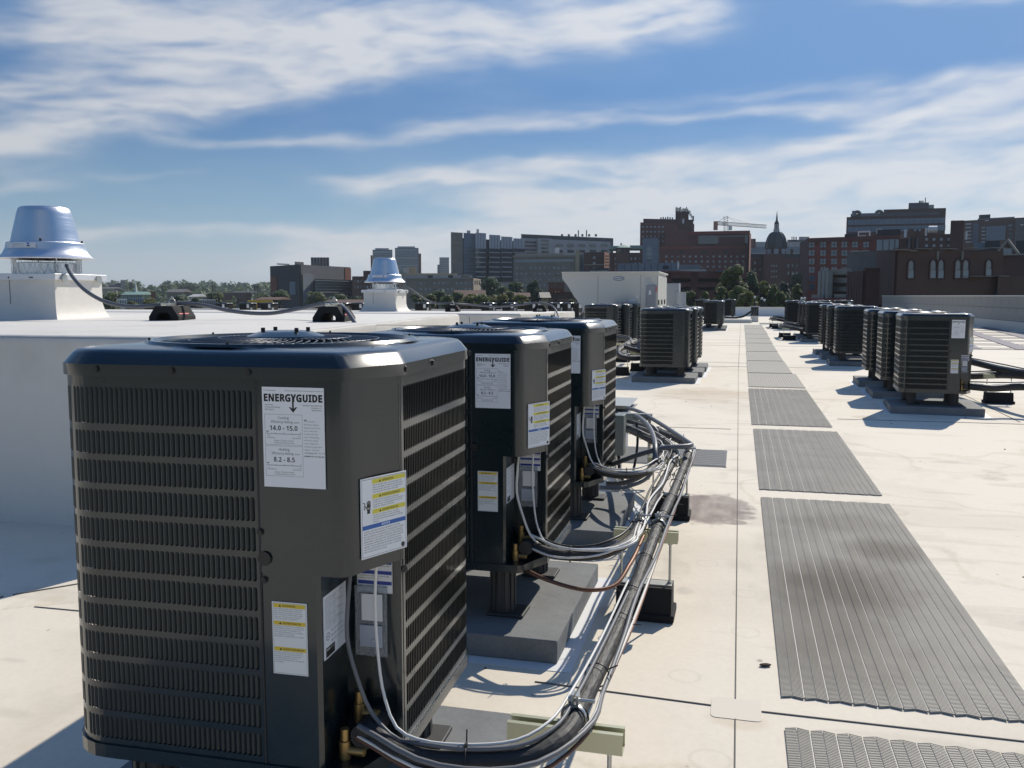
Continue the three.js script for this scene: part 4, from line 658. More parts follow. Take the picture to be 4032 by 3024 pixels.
// control cables hanging out of each unit of the near row
const whip = (pts, r, mat, label, group) => single('cable', tube(pts.map(p => V(...p)), r, 60, 7), mat, label, 'cable', group);
{
  const put = (ox, oz, dy, l1, l2, m2, tx) => {
    whip([[ox + 0.265, dy + 0.44, oz + 0.25], [ox + 0.262, dy + 0.36, oz + 0.265], [ox + 0.262, dy + 0.27, oz + 0.275], [ox + 0.285, dy + 0.19, oz + 0.28], [ox + 0.315, dy + 0.115, oz + 0.275], [ox + 0.37, dy + 0.075, oz + 0.285], [ox + 0.44, dy + 0.082, oz + 0.305], [ox + 0.53, dy + 0.082, oz + 0.302], [ox + 0.63, dy + 0.088, oz + 0.272], [ox + 0.684, dy + 0.1, oz + 0.205], [ox + 0.70 + tx * 0.5, dy + 0.104, oz + 0.08], [ox + 0.712 + tx, dy + 0.096, oz - 0.25], [ox + 0.722 + tx, dy + 0.086, oz - 0.7]], 0.0046, m2, l1, 'control cables hanging from the near heat pumps');
    whip([[ox + 0.318, dy + 0.45, oz + 0.245], [ox + 0.314, dy + 0.36, oz + 0.25], [ox + 0.318, dy + 0.25, oz + 0.252], [ox + 0.335, dy + 0.15, oz + 0.26], [ox + 0.37, dy + 0.095, oz + 0.28], [ox + 0.43, dy + 0.085, oz + 0.298], [ox + 0.54, dy + 0.085, oz + 0.288], [ox + 0.62, dy + 0.092, oz + 0.26], [ox + 0.668, dy + 0.102, oz + 0.19], [ox + 0.688 + tx * 0.5, dy + 0.107, oz + 0.05], [ox + 0.70 + tx, dy + 0.096, oz - 0.25], [ox + 0.71 + tx, dy + 0.088, oz - 0.8]], 0.0034, W1, l2, 'control cables hanging from the near heat pumps');
  };
  put(-1.025, -1.90, YP + 0.205, 'grey cable hanging from the cover of the first heat pump', 'white cable hanging beside a grey one on the first heat pump', M.greycable, 0);
  put(-1.03, -3.36, YP + 0.19, 'thicker white cable hanging from the cover of the middle heat pump', 'thinner white cable hanging from the cover of the middle heat pump', W1, -0.036);
  put(-1.04, -4.83, YP + 0.19, 'thicker white cable hanging from the cover of the third heat pump', 'thinner white cable hanging from the cover of the third heat pump', W1, -0.07);
}
single('copper_pipe', tube([V(-0.75, 0.27, -3.08), V(-0.62, 0.262, -2.98), V(-0.48, 0.258, -2.93), V(-0.40, 0.262, -2.98), V(-0.36, 0.30, -3.12), V(-0.34, 0.33, -3.4)], 0.0075, 40, 8), M.copper, 'thin brown copper pipe curving out below the middle heat pump', 'copper pipe');
// pipe portal hood and looping conduits past the third unit
{
  const h = thing('pipe_portal', 'grey sheet metal pipe portal with flared hood behind the third heat pump', 'pipe portal', [-1.08, 0, -7.1]);
  part('housing', rbox(0.42, 0.32, 0.42, 0.006, 0, 0.16, 0), M.ahuGrey, h);
  const hood = (y0, y1, a, b) => { const g = new THREE.CylinderGeometry(b, a, y1 - y0, 4, 1); g.rotateY(PI / 4); g.translate(0, (y0 + y1) / 2, 0); return g.toNonIndexed(); };
  const hd = [hood(0.31, 0.365, 0.30, 0.40), hood(0.385, 0.415, 0.36, 0.40)]; hd.forEach(g => g.computeVertexNormals());
  part('hood', hd[0], M.ahuGrey, h); part('hood_cap', hd[1], std(0.45, 0.46, 0.42, 0.4, 0.4), h);
  const e = thing('disconnect_box', 'grey upright disconnect box beside the third heat pump', 'electrical box', [-0.77, 0.2, -5.9]);
  part('enclosure', rbox(0.09, 0.27, 0.12, 0.005, 0, 0.135, 0), std(0.17, 0.2, 0.19, 0.5), e); part('stand', [cyl(0.01, 0.01, 0.2, -0.02, -0.1, -0.03, 8), cyl(0.01, 0.01, 0.2, 0.02, -0.1, 0.03, 8)], M.zinc, e);
  const bk = thing('strut_bracket', 'slotted zinc strut bracket behind the disconnect box', 'strut bracket', [-0.68, 0.43, -6.1]);
  part('channel', [box(0.24, 0.04, 0.003, 0, 0, 0.02), box(0.24, 0.003, 0.04, 0, 0.0225, 0)], std(0.28, 0.31, 0.3, 0.5, 0.3), bk); for (let i = 0; i < 3; i++) part('slot', rbox(0.035, 0.014, 0.002, 0.0009, -0.08 + i * 0.09, 0, 0.0222), M.dark, bk); part('leg', [box(0.02, 0.41, 0.02, -0.1, -0.225, 0), box(0.02, 0.41, 0.02, 0.1, -0.225, 0)], M.zinc, bk);
  const C = M.conduit, gL = 'conduits looping past the third heat pump';
  single('conduit', tube(path(5, [[2470, 1605, 6.7], [2520, 1622, 6.3], [2590, 1662, 5.8], [2655, 1704, 5.3], [2705, 1738, 4.98], [2722, 1752, 4.86], [2700, 1757, 4.82], [2620, 1763, 4.8], [2530, 1786, 4.85], [2440, 1818, 5.0], [2350, 1855, 5.3]]), 0.0135, 100, 9), C, 'grey conduit reaching out over the pipes and doubling back', 'conduit', gL);
  single('conduit', tube(path(5, [[2455, 1630, 6.4], [2500, 1636, 6.1], [2545, 1668, 5.6], [2572, 1715, 5.1], [2580, 1765, 4.8], [2578, 1810, 4.75], [2556, 1850, 4.8], [2505, 1885, 4.9], [2450, 1902, 5.0], [2390, 1905, 5.05]]), 0.0145, 90, 9), C, 'grey conduit arching down in front of the pipe bundle', 'conduit', gL);
  single('conduit', tube([V(-0.62, 0.4, -6.1), V(-0.52, 0.35, -6.0), V(-0.5, 0.2, -5.9), V(-0.56, 0.07, -5.8), V(-0.7, 0.02, -5.7), V(-0.85, 0.03, -5.6)], 0.013, 60, 9), M.greycable, 'pale grey conduit coiled low beside the disconnect box', 'conduit', gL);
  single('conduit', tube([V(-0.76, 0.2, -5.86), V(-0.74, 0.08, -5.8), V(-0.69, 0.03, -5.76), V(-0.66, 0.1, -5.84), V(-0.65, 0.26, -6.0), V(-0.67, 0.38, -6.12)], 0.009, 50, 8), M.blackcable, 'black cable looping below the disconnect box', 'cable', gL);
}
// ------------------------------------------------------------------ pipe runs of the other rows
function simpleRun(label, pts, r, group, mat = M.insul, cab = true) {
  const g = thing('line_set', label, 'insulated pipe', [0, 0, 0], 0, group); const v = pts.map(p => V(...p)); part('insulated_pipe', tube(v, r, 60, 9), mat, g);
  if (cab) { const rr = rng(pts.length * 7 + Math.round(pts[0][0] * 100)); part('cable', tube(v.map((p, i) => p.clone().add(V(0.02 * (rr() - 0.5), r + 0.008 + 0.02 * rr(), 0.02 * (rr() - 0.5)))), 0.008, 60, 6), M.greycable, g); part('cable', tube(v.map((p, i) => p.clone().add(V(0.04 * (rr() - 0.5), r * 0.6 + 0.02 * rr(), r))), 0.005, 60, 6), M.whitecable, g); }
  return g;
}
const RG = 'line sets across the walkway';
simpleRun('dark insulated line set from the first heat pump across the walkway', [[2.4, 0.30, -10.35], [2.6, 0.29, -10.3], [2.85, 0.30, -10.4], [3.05, 0.31, -10.35], [3.5, 0.34, -10.1], [4.2, 0.34, -9.6]], 0.04, RG);
simpleRun('dark insulated line set from the second heat pump across the walkway', [[2.42, 0.29, -11.85], [2.7, 0.29, -11.75], [2.92, 0.32, -11.6], [3.05, 0.38, -10.9], [3.3, 0.40, -10.2], [3.7, 0.41, -9.4]], 0.04, RG);
simpleRun('dark insulated line set from the third heat pump across the walkway', [[2.42, 0.33, -13.3], [2.75, 0.38, -13.1], [2.86, 0.42, -12.5], [2.98, 0.41, -11.4], [3.12, 0.41, -10.6], [3.4, 0.42, -9.9], [3.85, 0.42, -9.2]], 0.04, RG);
support('pipe support with tall rods past the first heat pump across the walkway', 2.98, -11.5, 0.34, 0.32, 0, 'pipe supports across the walkway');
support('pipe support beside the second heat pump across the walkway', 2.78, -12.7, 0.3, 0.32, 0, 'pipe supports across the walkway');
support('pipe support at the end of the nearest trio across the walkway', 3.36, -10.35, 0.34, 0.3, 0, 'pipe supports across the walkway');
const CG = 'line sets of the central rows';
simpleRun('black insulated line set curling off the central trio, lower one', [[-1.38, 0.32, -13.75], [-1.55, 0.30, -13.7], [-1.75, 0.32, -13.75], [-1.85, 0.36, -14.1], [-1.9, 0.38, -15], [-1.95, 0.38, -16.5]], 0.04, CG);
simpleRun('black insulated line set curling off the central trio, upper one', [[-1.34, 0.34, -14.8], [-1.6, 0.36, -14.7], [-1.8, 0.4, -14.9], [-1.85, 0.42, -15.6], [-1.9, 0.4, -17]], 0.04, CG);
simpleRun('black insulated line set crossing towards the air handler', [[-2.5, 0.42, -18.2], [-2.2, 0.44, -17.2], [-1.95, 0.44, -16.4], [-1.8, 0.4, -15.5]], 0.045, CG);
support('low rubber pipe support beside the central trio', -1.82, -14.15, 0.3, 0.3, 0, 'pipe supports of the central rows');
support('low rubber pipe support tucked behind the central trio', -1.62, -15.0, 0.3, 0.3, 0, 'pipe supports of the central rows');
support('pipe support leading from the central trio to the air handler', -2.15, -17.0, 0.3, 0.34, 0, 'pipe supports of the central rows');
for (const [z, n] of [[-26.5, 'third'], [-35.6, 'last']]) {
  simpleRun(`dark line set bunched on the walkway side of the ${n} cluster`, [[1.75, 0.3, z + 0.2], [1.5, 0.34, z], [1.3, 0.36, z - 0.4], [1.25, 0.36, z - 2.2]], 0.05, RG); simpleRun(`second dark line set bunched beside the ${n} cluster`, [[1.75, 0.38, z - 0.9], [1.5, 0.42, z - 1.0], [1.38, 0.42, z - 1.4], [1.36, 0.4, z - 2.4]], 0.05, RG);
  support(`pipe support on the walkway side of the ${n} cluster`, 1.4, z - 0.1, 0.4, 0.32, 0, 'far pipe supports'); support(`rear pipe support beside the ${n} cluster`, 1.36, z - 1.9, 0.4, 0.32, 0, 'far pipe supports');
}
simpleRun('dark line set bunched beside the far central cluster', [[-1.3, 0.3, -33.4], [-1.7, 0.34, -33.5], [-1.85, 0.36, -34.4], [-1.9, 0.36, -36.5]], 0.05, CG); support('pipe support beside the far central cluster', -1.8, -33.7, 0.4, 0.32, 0, 'far pipe supports');
// low raised strip, junction hood and black pipe before the far parapet
single('roof_curb', rbox(1.35, 0.17, 1.0, 0.02, -0.1, 0.085, -43.4), M.tpo, 'low white wrapped curb before the far parapet', 'roof curb');
{ const j = thing('pipe_portal', 'small pipe portal with dark cables on a white curb before the far parapet', 'pipe portal', [0.72, 0, -45]); part('curb', rbox(0.36, 0.3, 0.5, 0.01, 0, 0.15, 0), M.tpo, j); part('housing', rbox(0.36, 0.42, 0.42, 0.01, 0, 0.51, 0), M.dark, j); part('hood', rbox(0.44, 0.04, 0.5, 0.01, 0, 0.74, 0), M.ahuGrey, j); for (let i = 0; i < 3; i++) part('cable', tube([V(-0.12 + i * 0.1, 0.62, 0.22), V(-0.14 + i * 0.1, 0.45, 0.3), V(-0.2 + i * 0.09, 0.32, 0.26)], 0.02, 16, 6), M.greycable, j); }
simpleRun('black pipe running along the roof to the small portal', [[-3.2, 0.28, -44.8], [-1.6, 0.27, -44.9], [0.1, 0.24, -44.8], [0.55, 0.5, -44.8]], 0.05, CG, M.insul, false);

// ------------------------------------------------------------------ air handler
{
  const D = 21.2, a = thing('air_handler', 'large off white rooftop air handler with slanted intake end and oval badge', 'air handler');
  const zf = -21.4; const X = px => { const q = at(px, 1165, 1), t = zf / q.z; return q.x * t; };
  const yAt = py => { const q = at(2400, py, 1), t = zf / q.z; return CAMH + (q.y - CAMH) * t; };
  const base = 0.18, top = yAt(1076), x0 = X(2213), x1 = X(2587), dz = 2.6;
  const s = new THREE.Shape([[x0, top], [x1, top], [x1, base], [X(2345), base], [X(2292), yAt(1212)], [X(2268), yAt(1176)], [X(2262), yAt(1170)], [X(2232), yAt(1120)], [x0, yAt(1097)]].map(q => new THREE.Vector2(...q)));
  const bg = new THREE.ExtrudeGeometry(s, { depth: dz, bevelEnabled: false }); bg.translate(0, 0, zf - dz); part('casing', metricUV(bg), M.ahu, a);
  part('roof_cap', [rbox(x1 - x0 + 0.06, 0.04, dz + 0.1, 0.01, (x0 + x1) / 2 + 0.02, top + 0.02, zf - dz / 2)], std(0.62, 0.62, 0.58, 0.45), a);
  part('base_rail', box(x1 - X(2345) - 0.1, 0.18, dz - 0.1, (x1 + X(2345)) / 2, 0.09, zf - dz / 2), M.ahuGrey, a);
  part('panel_joint', [box(0.012, top - base - 0.1, 0.006, X(2354), (top + base) / 2, zf + 0.002), box(0.012, top - base - 0.1, 0.006, X(2522), (top + base) / 2, zf + 0.002)], std(0.34, 0.34, 0.32, 0.6), a);
  const lg = canvas(256, 112, (x, w, h) => { x.fillStyle = '#b9bab4'; x.fillRect(0, 0, w, h); x.fillStyle = '#dadcdc'; x.strokeStyle = '#1d3f7a'; x.lineWidth = 12; x.beginPath(); x.ellipse(128, 56, 116, 46, 0, 0, 7); x.fill(); x.stroke(); x.fillStyle = '#16336b'; x.font = 'italic bold 62px sans-serif'; x.textAlign = 'center'; x.fillText('AAON', 128, 79); });
  part('badge', (() => { const g = new THREE.CircleGeometry(0.5, 40); g.scale(0.272, 0.112, 1); g.translate(X(2436), yAt(1097), zf + 0.012); return g; })(), std(1, 1, 1, 0.4, 0, { map: lg }), a, 'oval white badge with dark blue rim and letters');
  part('control_panel', rbox(X(2583) - X(2546), yAt(1124) - yAt(1210), 0.06, 0.008, (X(2583) + X(2546)) / 2, (yAt(1124) + yAt(1210)) / 2, zf + 0.03), M.ahuGrey, a);
  part('name_plate', box(0.14, 0.13, 0.004, X(2552), yAt(1103), zf + 0.004), std(0.5, 0.51, 0.5, 0.5), a);
  for (const [px, py, w, h] of [[2489, 1182, 0.15, 0.055], [2489, 1196, 0.15, 0.055], [2509, 1168, 0.05, 0.06], [2560, 1152, 0.05, 0.1]]) part('sticker', box(w, h, 0.003, X(px), yAt(py), zf + (px === 2560 ? 0.063 : 0.004)), M.white, a);
  part('red_handle', box(0.02, 0.12, 0.03, X(2584), yAt(1138), zf + 0.05), M.red, a);
  for (let i = 0; i < 3; i++) { const d = part('door', rbox(0.02, top - base - 0.12, dz / 3 - 0.06, 0.006, x1 + 0.012, (top + base) / 2, zf - dz / 6 - i * dz / 3), std(0.58, 0.58, 0.53, 0.5), a); part('handle', box(0.03, 0.12, 0.03, x1 + 0.035, yAt(1190), zf - dz / 6 - i * dz / 3 + dz / 8), M.dark, d); }
  const c = thing('electrical_cabinet', 'grey electrical cabinet with rounded end behind the air handler', 'cabinet', [0, 0, 0]);
  const p = at(2652, 1130, 26), q = at(2682, 1150, 25.6);
  part('cabinet', rbox(0.36, p.y + 0.1, 0.8, 0.01, p.x, (p.y + 0.1) / 2, p.z), M.ahuGrey, c); part('side_box', (() => { const g = cyl(0.14, 0.14, 0.45, q.x, q.y - 0.22, q.z, 20); return g; })(), std(0.34, 0.37, 0.4, 0.45), c); part('base', box(0.3, 1, 0.3, q.x, 0.5, q.z - 0.02), M.ahuGrey, c);
}
// ------------------------------------------------------------------ parapets and the low wall on the right
{
  const par = (name, x0, x1, z, h, mat, label, cap) => { const g = thing(name, label, 'parapet'); part('wall', metricUV(box(x1 - x0, h, 0.5, (x0 + x1) / 2, h / 2, z - 0.25)), mat, g); part('coping', box(x1 - x0 + 0.02, 0.04, 0.58, (x0 + x1) / 2, h + 0.022, z - 0.25), cap, g); return g; };
  par('parapet', -7.5, 14, -57.4, 0.52, M.parapet, 'low white parapet closing the far end of the roof', M.tpo);
  par('parapet', -34, -9, -46.6, 0.48, M.parapet, 'low white parapet behind the long row of heat pumps', M.tpo);
  par('parapet', -60, -29, -43, 0.42, std(0.16, 0.165, 0.17, 0.6), 'dark grey metal parapet at the far corner beyond the fans', M.zinc);
  const w = thing('roof_wall', 'long low grey wall along the roof edge behind the heat pumps', 'wall');
  part('wall_face', metricUV(box(0.6, 1.24, 34, 9.9, 0.62, -49.5)), M.greywall, w); part('base_flashing', box(0.05, 0.34, 34, 9.57, 0.17, -49.5), std(0.50, 0.51, 0.49, 0.7), w); part('coping', box(0.7, 0.04, 34.1, 9.9, 1.262, -49.5), std(0.62, 0.63, 0.6, 0.6), w); part('panel_joint', [box(0.012, 0.012, 34, 9.594, 0.82, -49.5)], M.seam, w);
  part('return_wall', metricUV(box(30, 1.24, 0.6, 25.2, 0.62, -32.2)), M.greywall, w);
}
// thin dark bands in a grid, flat on the roof before that wall
{
  const g = thing('band_grid', 'dark flat bands in a grid on the white roof before the grey wall', 'strip grid'); const m = std(0.15, 0.14, 0.17, 0.8);
  for (let i = 0; i < 8; i++) for (const [o, w] of [[0, 0.14], [0.62, 0.10]]) part('cross_band', box(13, 0.006, w, 10.6, 0.005, -23.1 - i * 2.05 - o), m, g);
  for (let i = 0; i < 7; i++) { const q = box(0.36, 0.005, 16.4, 0, 0.0125, 0, -7 * R); q.translate(4.2 + i * 1.1, 0, -31.2); part('long_band', q, m, g); }
}

// ------------------------------------------------------------------ the city: buildings
const brickT = (r, g, b) => { const t = std(r, g, b, 0.9); t.map = speckle.clone(); t.map.repeat.set(0.12, 0.12); t.map.needsUpdate = true; return t; };
const B = {
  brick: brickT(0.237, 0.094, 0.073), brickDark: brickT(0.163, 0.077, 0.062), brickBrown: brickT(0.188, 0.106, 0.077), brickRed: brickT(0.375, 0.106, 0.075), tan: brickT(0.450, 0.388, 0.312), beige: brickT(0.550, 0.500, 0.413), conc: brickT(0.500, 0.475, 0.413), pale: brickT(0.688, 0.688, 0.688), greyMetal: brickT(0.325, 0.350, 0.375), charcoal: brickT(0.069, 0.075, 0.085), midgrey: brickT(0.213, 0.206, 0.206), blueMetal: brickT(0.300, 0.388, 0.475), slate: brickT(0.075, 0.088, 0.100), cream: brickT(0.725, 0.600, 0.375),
  glass: phys(0.035, 0.05, 0.06, 0.08, 0, { clearcoat: 1 }), glassBlue: phys(0.09, 0.15, 0.2, 0.1, 0, { clearcoat: 1 }), shade: std(0.38, 0.41, 0.42, 0.5), paleMetal: std(0.46, 0.48, 0.5, 0.5), archGlass: phys(0.09, 0.12, 0.14, 0.15, 0, { clearcoat: 1 }), copperGreen: std(0.22, 0.33, 0.29, 0.8), white: std(0.7, 0.7, 0.68, 0.6), rust: brickT(0.325, 0.112, 0.056),
};
const BASE = -16;
// a vertical face between two pixels at two depths; pt() puts a pixel on it
function face(p0, D0, p1, D1) {
  const a = at(p0, 1165, D0), b = at(p1, 1165, D1), d = V(b.x - a.x, 0, b.z - a.z), L = d.length(); d.normalize(); const n = V(-d.z, 0, d.x); if (n.dot(V(-a.x, 0, -a.z)) < 0) n.negate();
  const hit = (px, py) => { const q = at(px, py, 1).sub(V(0, CAMH, 0)), t = n.dot(V(a.x, 0, a.z)) / (n.x * q.x + n.z * q.z); return V(q.x * t, CAMH + q.y * t, q.z * t); };
  return { a, b, d, n, L, hit, ry: Math.atan2(n.x, n.z), u: p => V(p.x - a.x, 0, p.z - a.z).dot(d) };
}
const unitBox = new THREE.BoxGeometry(1, 1, 1);
const CAMP = V(0, CAMH, 0);
const push = (p, m) => { const q = p.clone().sub(CAMP), L = Math.hypot(q.x, q.z); return q.multiplyScalar(1 + m / L).add(CAMP); }; // farther off by m metres in the same direction
function vol(name, p, q, y0, y1, depth, mat, parent) { // upright block behind the line p-q
  const P = push(p, depth), Q = push(q, depth), g = prism([[p.x, p.z], [q.x, q.z], [Q.x, Q.z], [P.x, P.z]], y0, y1); return part(name, metricUV(g), mat, parent);
}
function slab(name, f, px0, py0, px1, py1, out, th, mat, parent) { // a block on a face given by two pixel corners
  let p = f.hit(px0, py0), q = f.hit(px1, py1); if (Math.abs(out) > 0.6) { p = push(p, -out); q = push(q, -out); }
  if (th > 1.4) return vol(name, p, q, Math.min(p.y, q.y), Math.max(p.y, q.y), th, mat, parent);
  const w = Math.hypot(q.x - p.x, q.z - p.z), h = Math.abs(p.y - q.y), c = p.clone().add(q).multiplyScalar(0.5).addScaledVector(f.n, (Math.abs(out) > 0.6 ? 0 : out) - th / 2);
  const m = part(name, unitBox, mat, parent); m.position.copy(c); m.scale.set(w, h, th); m.rotation.y = f.ry; return m;
}
function grid(f, parent, name, x0, x1, y0, y1, nc, nr, wf, hf, mat, out = 0.08, trim) {
  for (let j = 0; j < nr; j++) for (let i = 0; i < nc; i++) {
    const cx = x0 + (i + 0.5) * (x1 - x0) / nc, cy = y0 + (j + 0.5) * (y1 - y0) / nr, w = wf * (x1 - x0) / nc / 2, h = hf * (y1 - y0) / nr / 2;
    const m = slab(name, f, cx - w, cy - h, cx + w, cy + h, out, 0.12, Array.isArray(mat) ? mat[(i * 7 + j * 5 + i * j) % mat.length] : mat, parent);
    if (trim) { slab('sill', f, cx - w * 1.15, cy + h, cx + w * 1.15, cy + h + Math.max(0.8, h * 0.16), out + 0.06, 0.2, trim, m.parent); }
  }
}
function mass(f, parent, name, p0, p1, pyTop, depth, mat, base = BASE, off = 0) { // wall volume behind the face between two pixels
  let a = f.hit(p0, pyTop), b = f.hit(p1, pyTop); if (off) { a = push(a, off); b = push(b, off); } return vol(name, a, b, base, (a.y + b.y) / 2, depth, mat, parent);
}
const bld = (name, label) => thing(name, label, 'building');
const winMix = [B.glass, B.glass, B.shade, B.glassBlue, B.glass];
const lightWin = [B.shade, B.shade, B.glassBlue, B.shade, B.glass];
{ // dark laboratory block far to the left
  const b = bld('laboratory_building', 'charcoal block with grey flank, rusty panels and a row of flues on its roof'), f1 = face(1066, 318, 1180, 300), f2 = face(1180, 300, 1382, 330);
  const g = prism([f1.a, f1.b, f2.b, push(f2.b, 40), push(f1.a, 40)].map(p => [p.x, p.z]), BASE, f1.hit(1180, 1041).y); part('wall', metricUV(g), B.charcoal, b);
  slab('grey_cladding', f2, 1182, 1042, 1354, 1200, 0.3, 0.35, B.midgrey, b); slab('rust_panel', f2, 1355, 1056, 1381, 1200, 0.4, 0.4, B.rust, b); slab('rust_panel', f1, 1067, 1090, 1094, 1200, 0.3, 0.3, B.rust, b);
  slab('window', f1, 1143, 1110, 1165, 1160, 0.3, 0.3, B.blueMetal, b); slab('stair_block', f2, 1192, 1077, 1236, 1200, 5, 5, B.greyMetal, b); const gw = slab('glazed_wing', f2, 1240, 1098, 1395, 1200, 9, 9, B.glass, b); for (let i = 0; i < 5; i++) slab('spandrel', f2, 1242, 1105 + i * 11, 1393, 1108 + i * 11, 9.3, 0.4, i % 2 ? B.blueMetal : B.pale, b); slab('end_wall', f2, 1396, 1108, 1414, 1200, 8, 4, B.pale, b);
  for (let i = 0; i < 6; i++) { const p = push(f2.hit(1230 + i * 12, 1018), 10); const m = part('flue', cyl(0.55, 0.55, 3.2, p.x, p.y - 1.2, p.z, 10), B.midgrey, b); }
  slab('plant_room', f2, 1160, 1030, 1196, 1042, -5, 6, B.midgrey, b); slab('plant_room', f2, 1090, 1036, 1140, 1042, -5, 6, B.pale, b);
}
{ // two glassy towers far behind the second fan
  for (const [x0, x1, yt, lab, flip] of [[1467, 1545, 983, 'distant pale glass tower with red strip rising behind the farther fan', 1], [1555, 1648, 976, 'distant pale glass tower with red side strip right of the farther fan', 0]]) {
    const b = bld('glass_tower', lab), f = face(x0, 620, x1, 620); mass(f, b, 'tower', x0, x1, yt, 25, B.greyMetal); for (let i = 0; i < 9; i++) slab('glass_band', f, x0 + 2, yt + 6 + i * 10, x1 - 2, yt + 13 + i * 10, 0.3, 0.3, i % 3 ? B.glassBlue : B.shade, b);
    mass(f, b, 'red_strip', flip ? x0 - 8 : x1, flip ? x0 : x1 + 10, yt + 22, 24, B.rust, BASE, 2); slab('crown', f, x0 + 10, yt - 6, x1 - 14, yt, -4, 8, B.pale, b); }
  const c = bld('glass_tower', 'small far white tower left of the folded glass tower'), fc = face(1722, 700, 1768, 700); mass(fc, c, 'tower', 1730, 1768, 1013, 20, B.pale); mass(fc, c, 'tower', 1722, 1732, 1042, 18, B.greyMetal); grid(fc, c, 'window', 1733, 1766, 1018, 1080, 6, 7, 0.5, 0.5, B.glass, 0.2);
}
{ // low pale roofs and the long tan building with two rows of windows
  const l = bld('flat_roof_building', 'low pale flat roofed building behind the long tan block'), fl = face(1560, 330, 1870, 330); mass(fl, l, 'wall', 1560, 1800, 1076, 30, B.cream); mass(fl, l, 'wall', 1590, 1860, 1084, 26, B.pale, BASE, -4); slab('rooftop_unit', fl, 1588, 1056, 1612, 1077, -6, 6, B.pale, l); slab('rooftop_unit', fl, 1600, 1052, 1640, 1076, -9, 6, B.cream, l);
  const d = bld('flat_roof_building', 'dark flat roofed house left of the farther fan curb'), fd = face(1380, 300, 1470, 300); mass(fd, d, 'wall', 1386, 1470, 1088, 25, B.brickBrown); mass(fd, d, 'upper_floor', 1430, 1475, 1066, 20, B.brickDark, BASE, 3); grid(fd, d, 'window', 1392, 1465, 1098, 1140, 6, 2, 0.45, 0.5, winMix, 0.15);
  const b = bld('tan_building', 'long tan brick building with two rows of small windows and lit end wall'), f = face(1600, 262, 1864, 255), fs = face(1864, 255, 1893, 275); mass(f, b, 'wall', 1600, 1864, 1097, 24, B.tan); mass(fs, b, 'end_wall', 1864, 1893, 1097, 16, B.tan);
  grid(f, b, 'window', 1650, 1860, 1104, 1150, 12, 2, 0.42, 0.36, lightWin, 0.1); grid(fs, b, 'window', 1866, 1891, 1102, 1122, 3, 1, 0.4, 0.8, B.glass, 0.1); for (const x of [1684, 1764]) slab('roof_vent', f, x, 1084, x + 20, 1097, -6, 4, B.charcoal, b); slab('coping', f, 1600, 1095, 1865, 1098, 0.3, 0.4, B.conc, b); slab('tower_stub', f, 1815, 1080, 1850, 1097, -10, 8, B.tan, b);
}
{ // folded metal and glass tower
  const b = bld('folded_glass_tower', 'tall tower of folded grey metal bays over banded glass'), f = face(1775, 345, 2090, 372);
  mass(f, b, 'tan_core', 1775, 1822, 915, 30, B.tan); for (let i = 0; i < 9; i++) slab('brick_course', f, 1777, 924 + i * 21, 1820, 926 + i * 21, 0.2, 0.3, B.beige, b);
  mass(f, b, 'recess', 1818, 2062, 944, 30, B.slate, BASE, 2); mass(f, b, 'glass_bay', 1825, 1872, 918, 30, B.blueMetal);
  const bays = [[1872, 1914, 917], [1926, 1970, 925], [1973, 2018, 932], [2021, 2064, 939]];
  for (const [x0, x1, yt] of bays) { mass(f, b, 'metal_bay', x0, x1, yt, 30, B.paleMetal, BASE, -3); const gl = slab('bay_glass', f, x0 + 2, 978, x1 + 3, 1110, 4.2, 1.6, B.glass, b); for (let i = 0; i < 6; i++) slab('spandrel', f, x0 + 3, 992 + i * 19, x1 - 2, 997 + i * 19, 4.8, 0.8, B.shade, b); for (let i = 1; i < 4; i++) slab('panel_joint', f, x0 + i * (x1 - x0) / 4 - 0.4, yt + 2, x0 + i * (x1 - x0) / 4 + 0.4, 976, 3.1, 0.2, B.slate, b); }
  for (let i = 0; i < 9; i++) slab('glass_line', f, 1828, 975 + i * 14, 1870, 977 + i * 14, 0.4, 0.5, B.slate, b); slab('flue', f, 1838, 907, 1852, 918, -6, 5, B.pale, b); slab('flue', f, 1876, 902, 1886, 918, -6, 4, B.pale, b);
}
{ // long white and dark-topped building
  const b = bld('clinic_building', 'long pale building with big dark windows under a dark plant storey'), f = face(2050, 400, 2420, 430); mass(f, b, 'wall', 2050, 2404, 945, 30, B.pale); mass(f, b, 'plant_storey', 2052, 2415, 930, 28, B.slate, BASE, 3); slab('tower_bay', f, 2118, 938, 2176, 1100, 3, 4, B.pale, b);
  grid(f, b, 'window', 2060, 2116, 946, 1006, 1, 4, 0.8, 0.5, B.glass, 0.3); grid(f, b, 'window', 2120, 2174, 940, 1000, 1, 4, 0.55, 0.55, B.glass, 3.3); grid(f, b, 'window', 2180, 2400, 955, 1001, 5, 2, 0.55, 0.5, B.glass, 0.3); grid(f, b, 'rooftop_unit', 2200, 2360, 921, 932, 6, 1, 0.3, 0.9, B.greyMetal, -6);
  for (const x of [2278, 2310]) slab('mast', f, x, 906, x + 1.5, 932, -4, 0.5, B.slate, b);
}
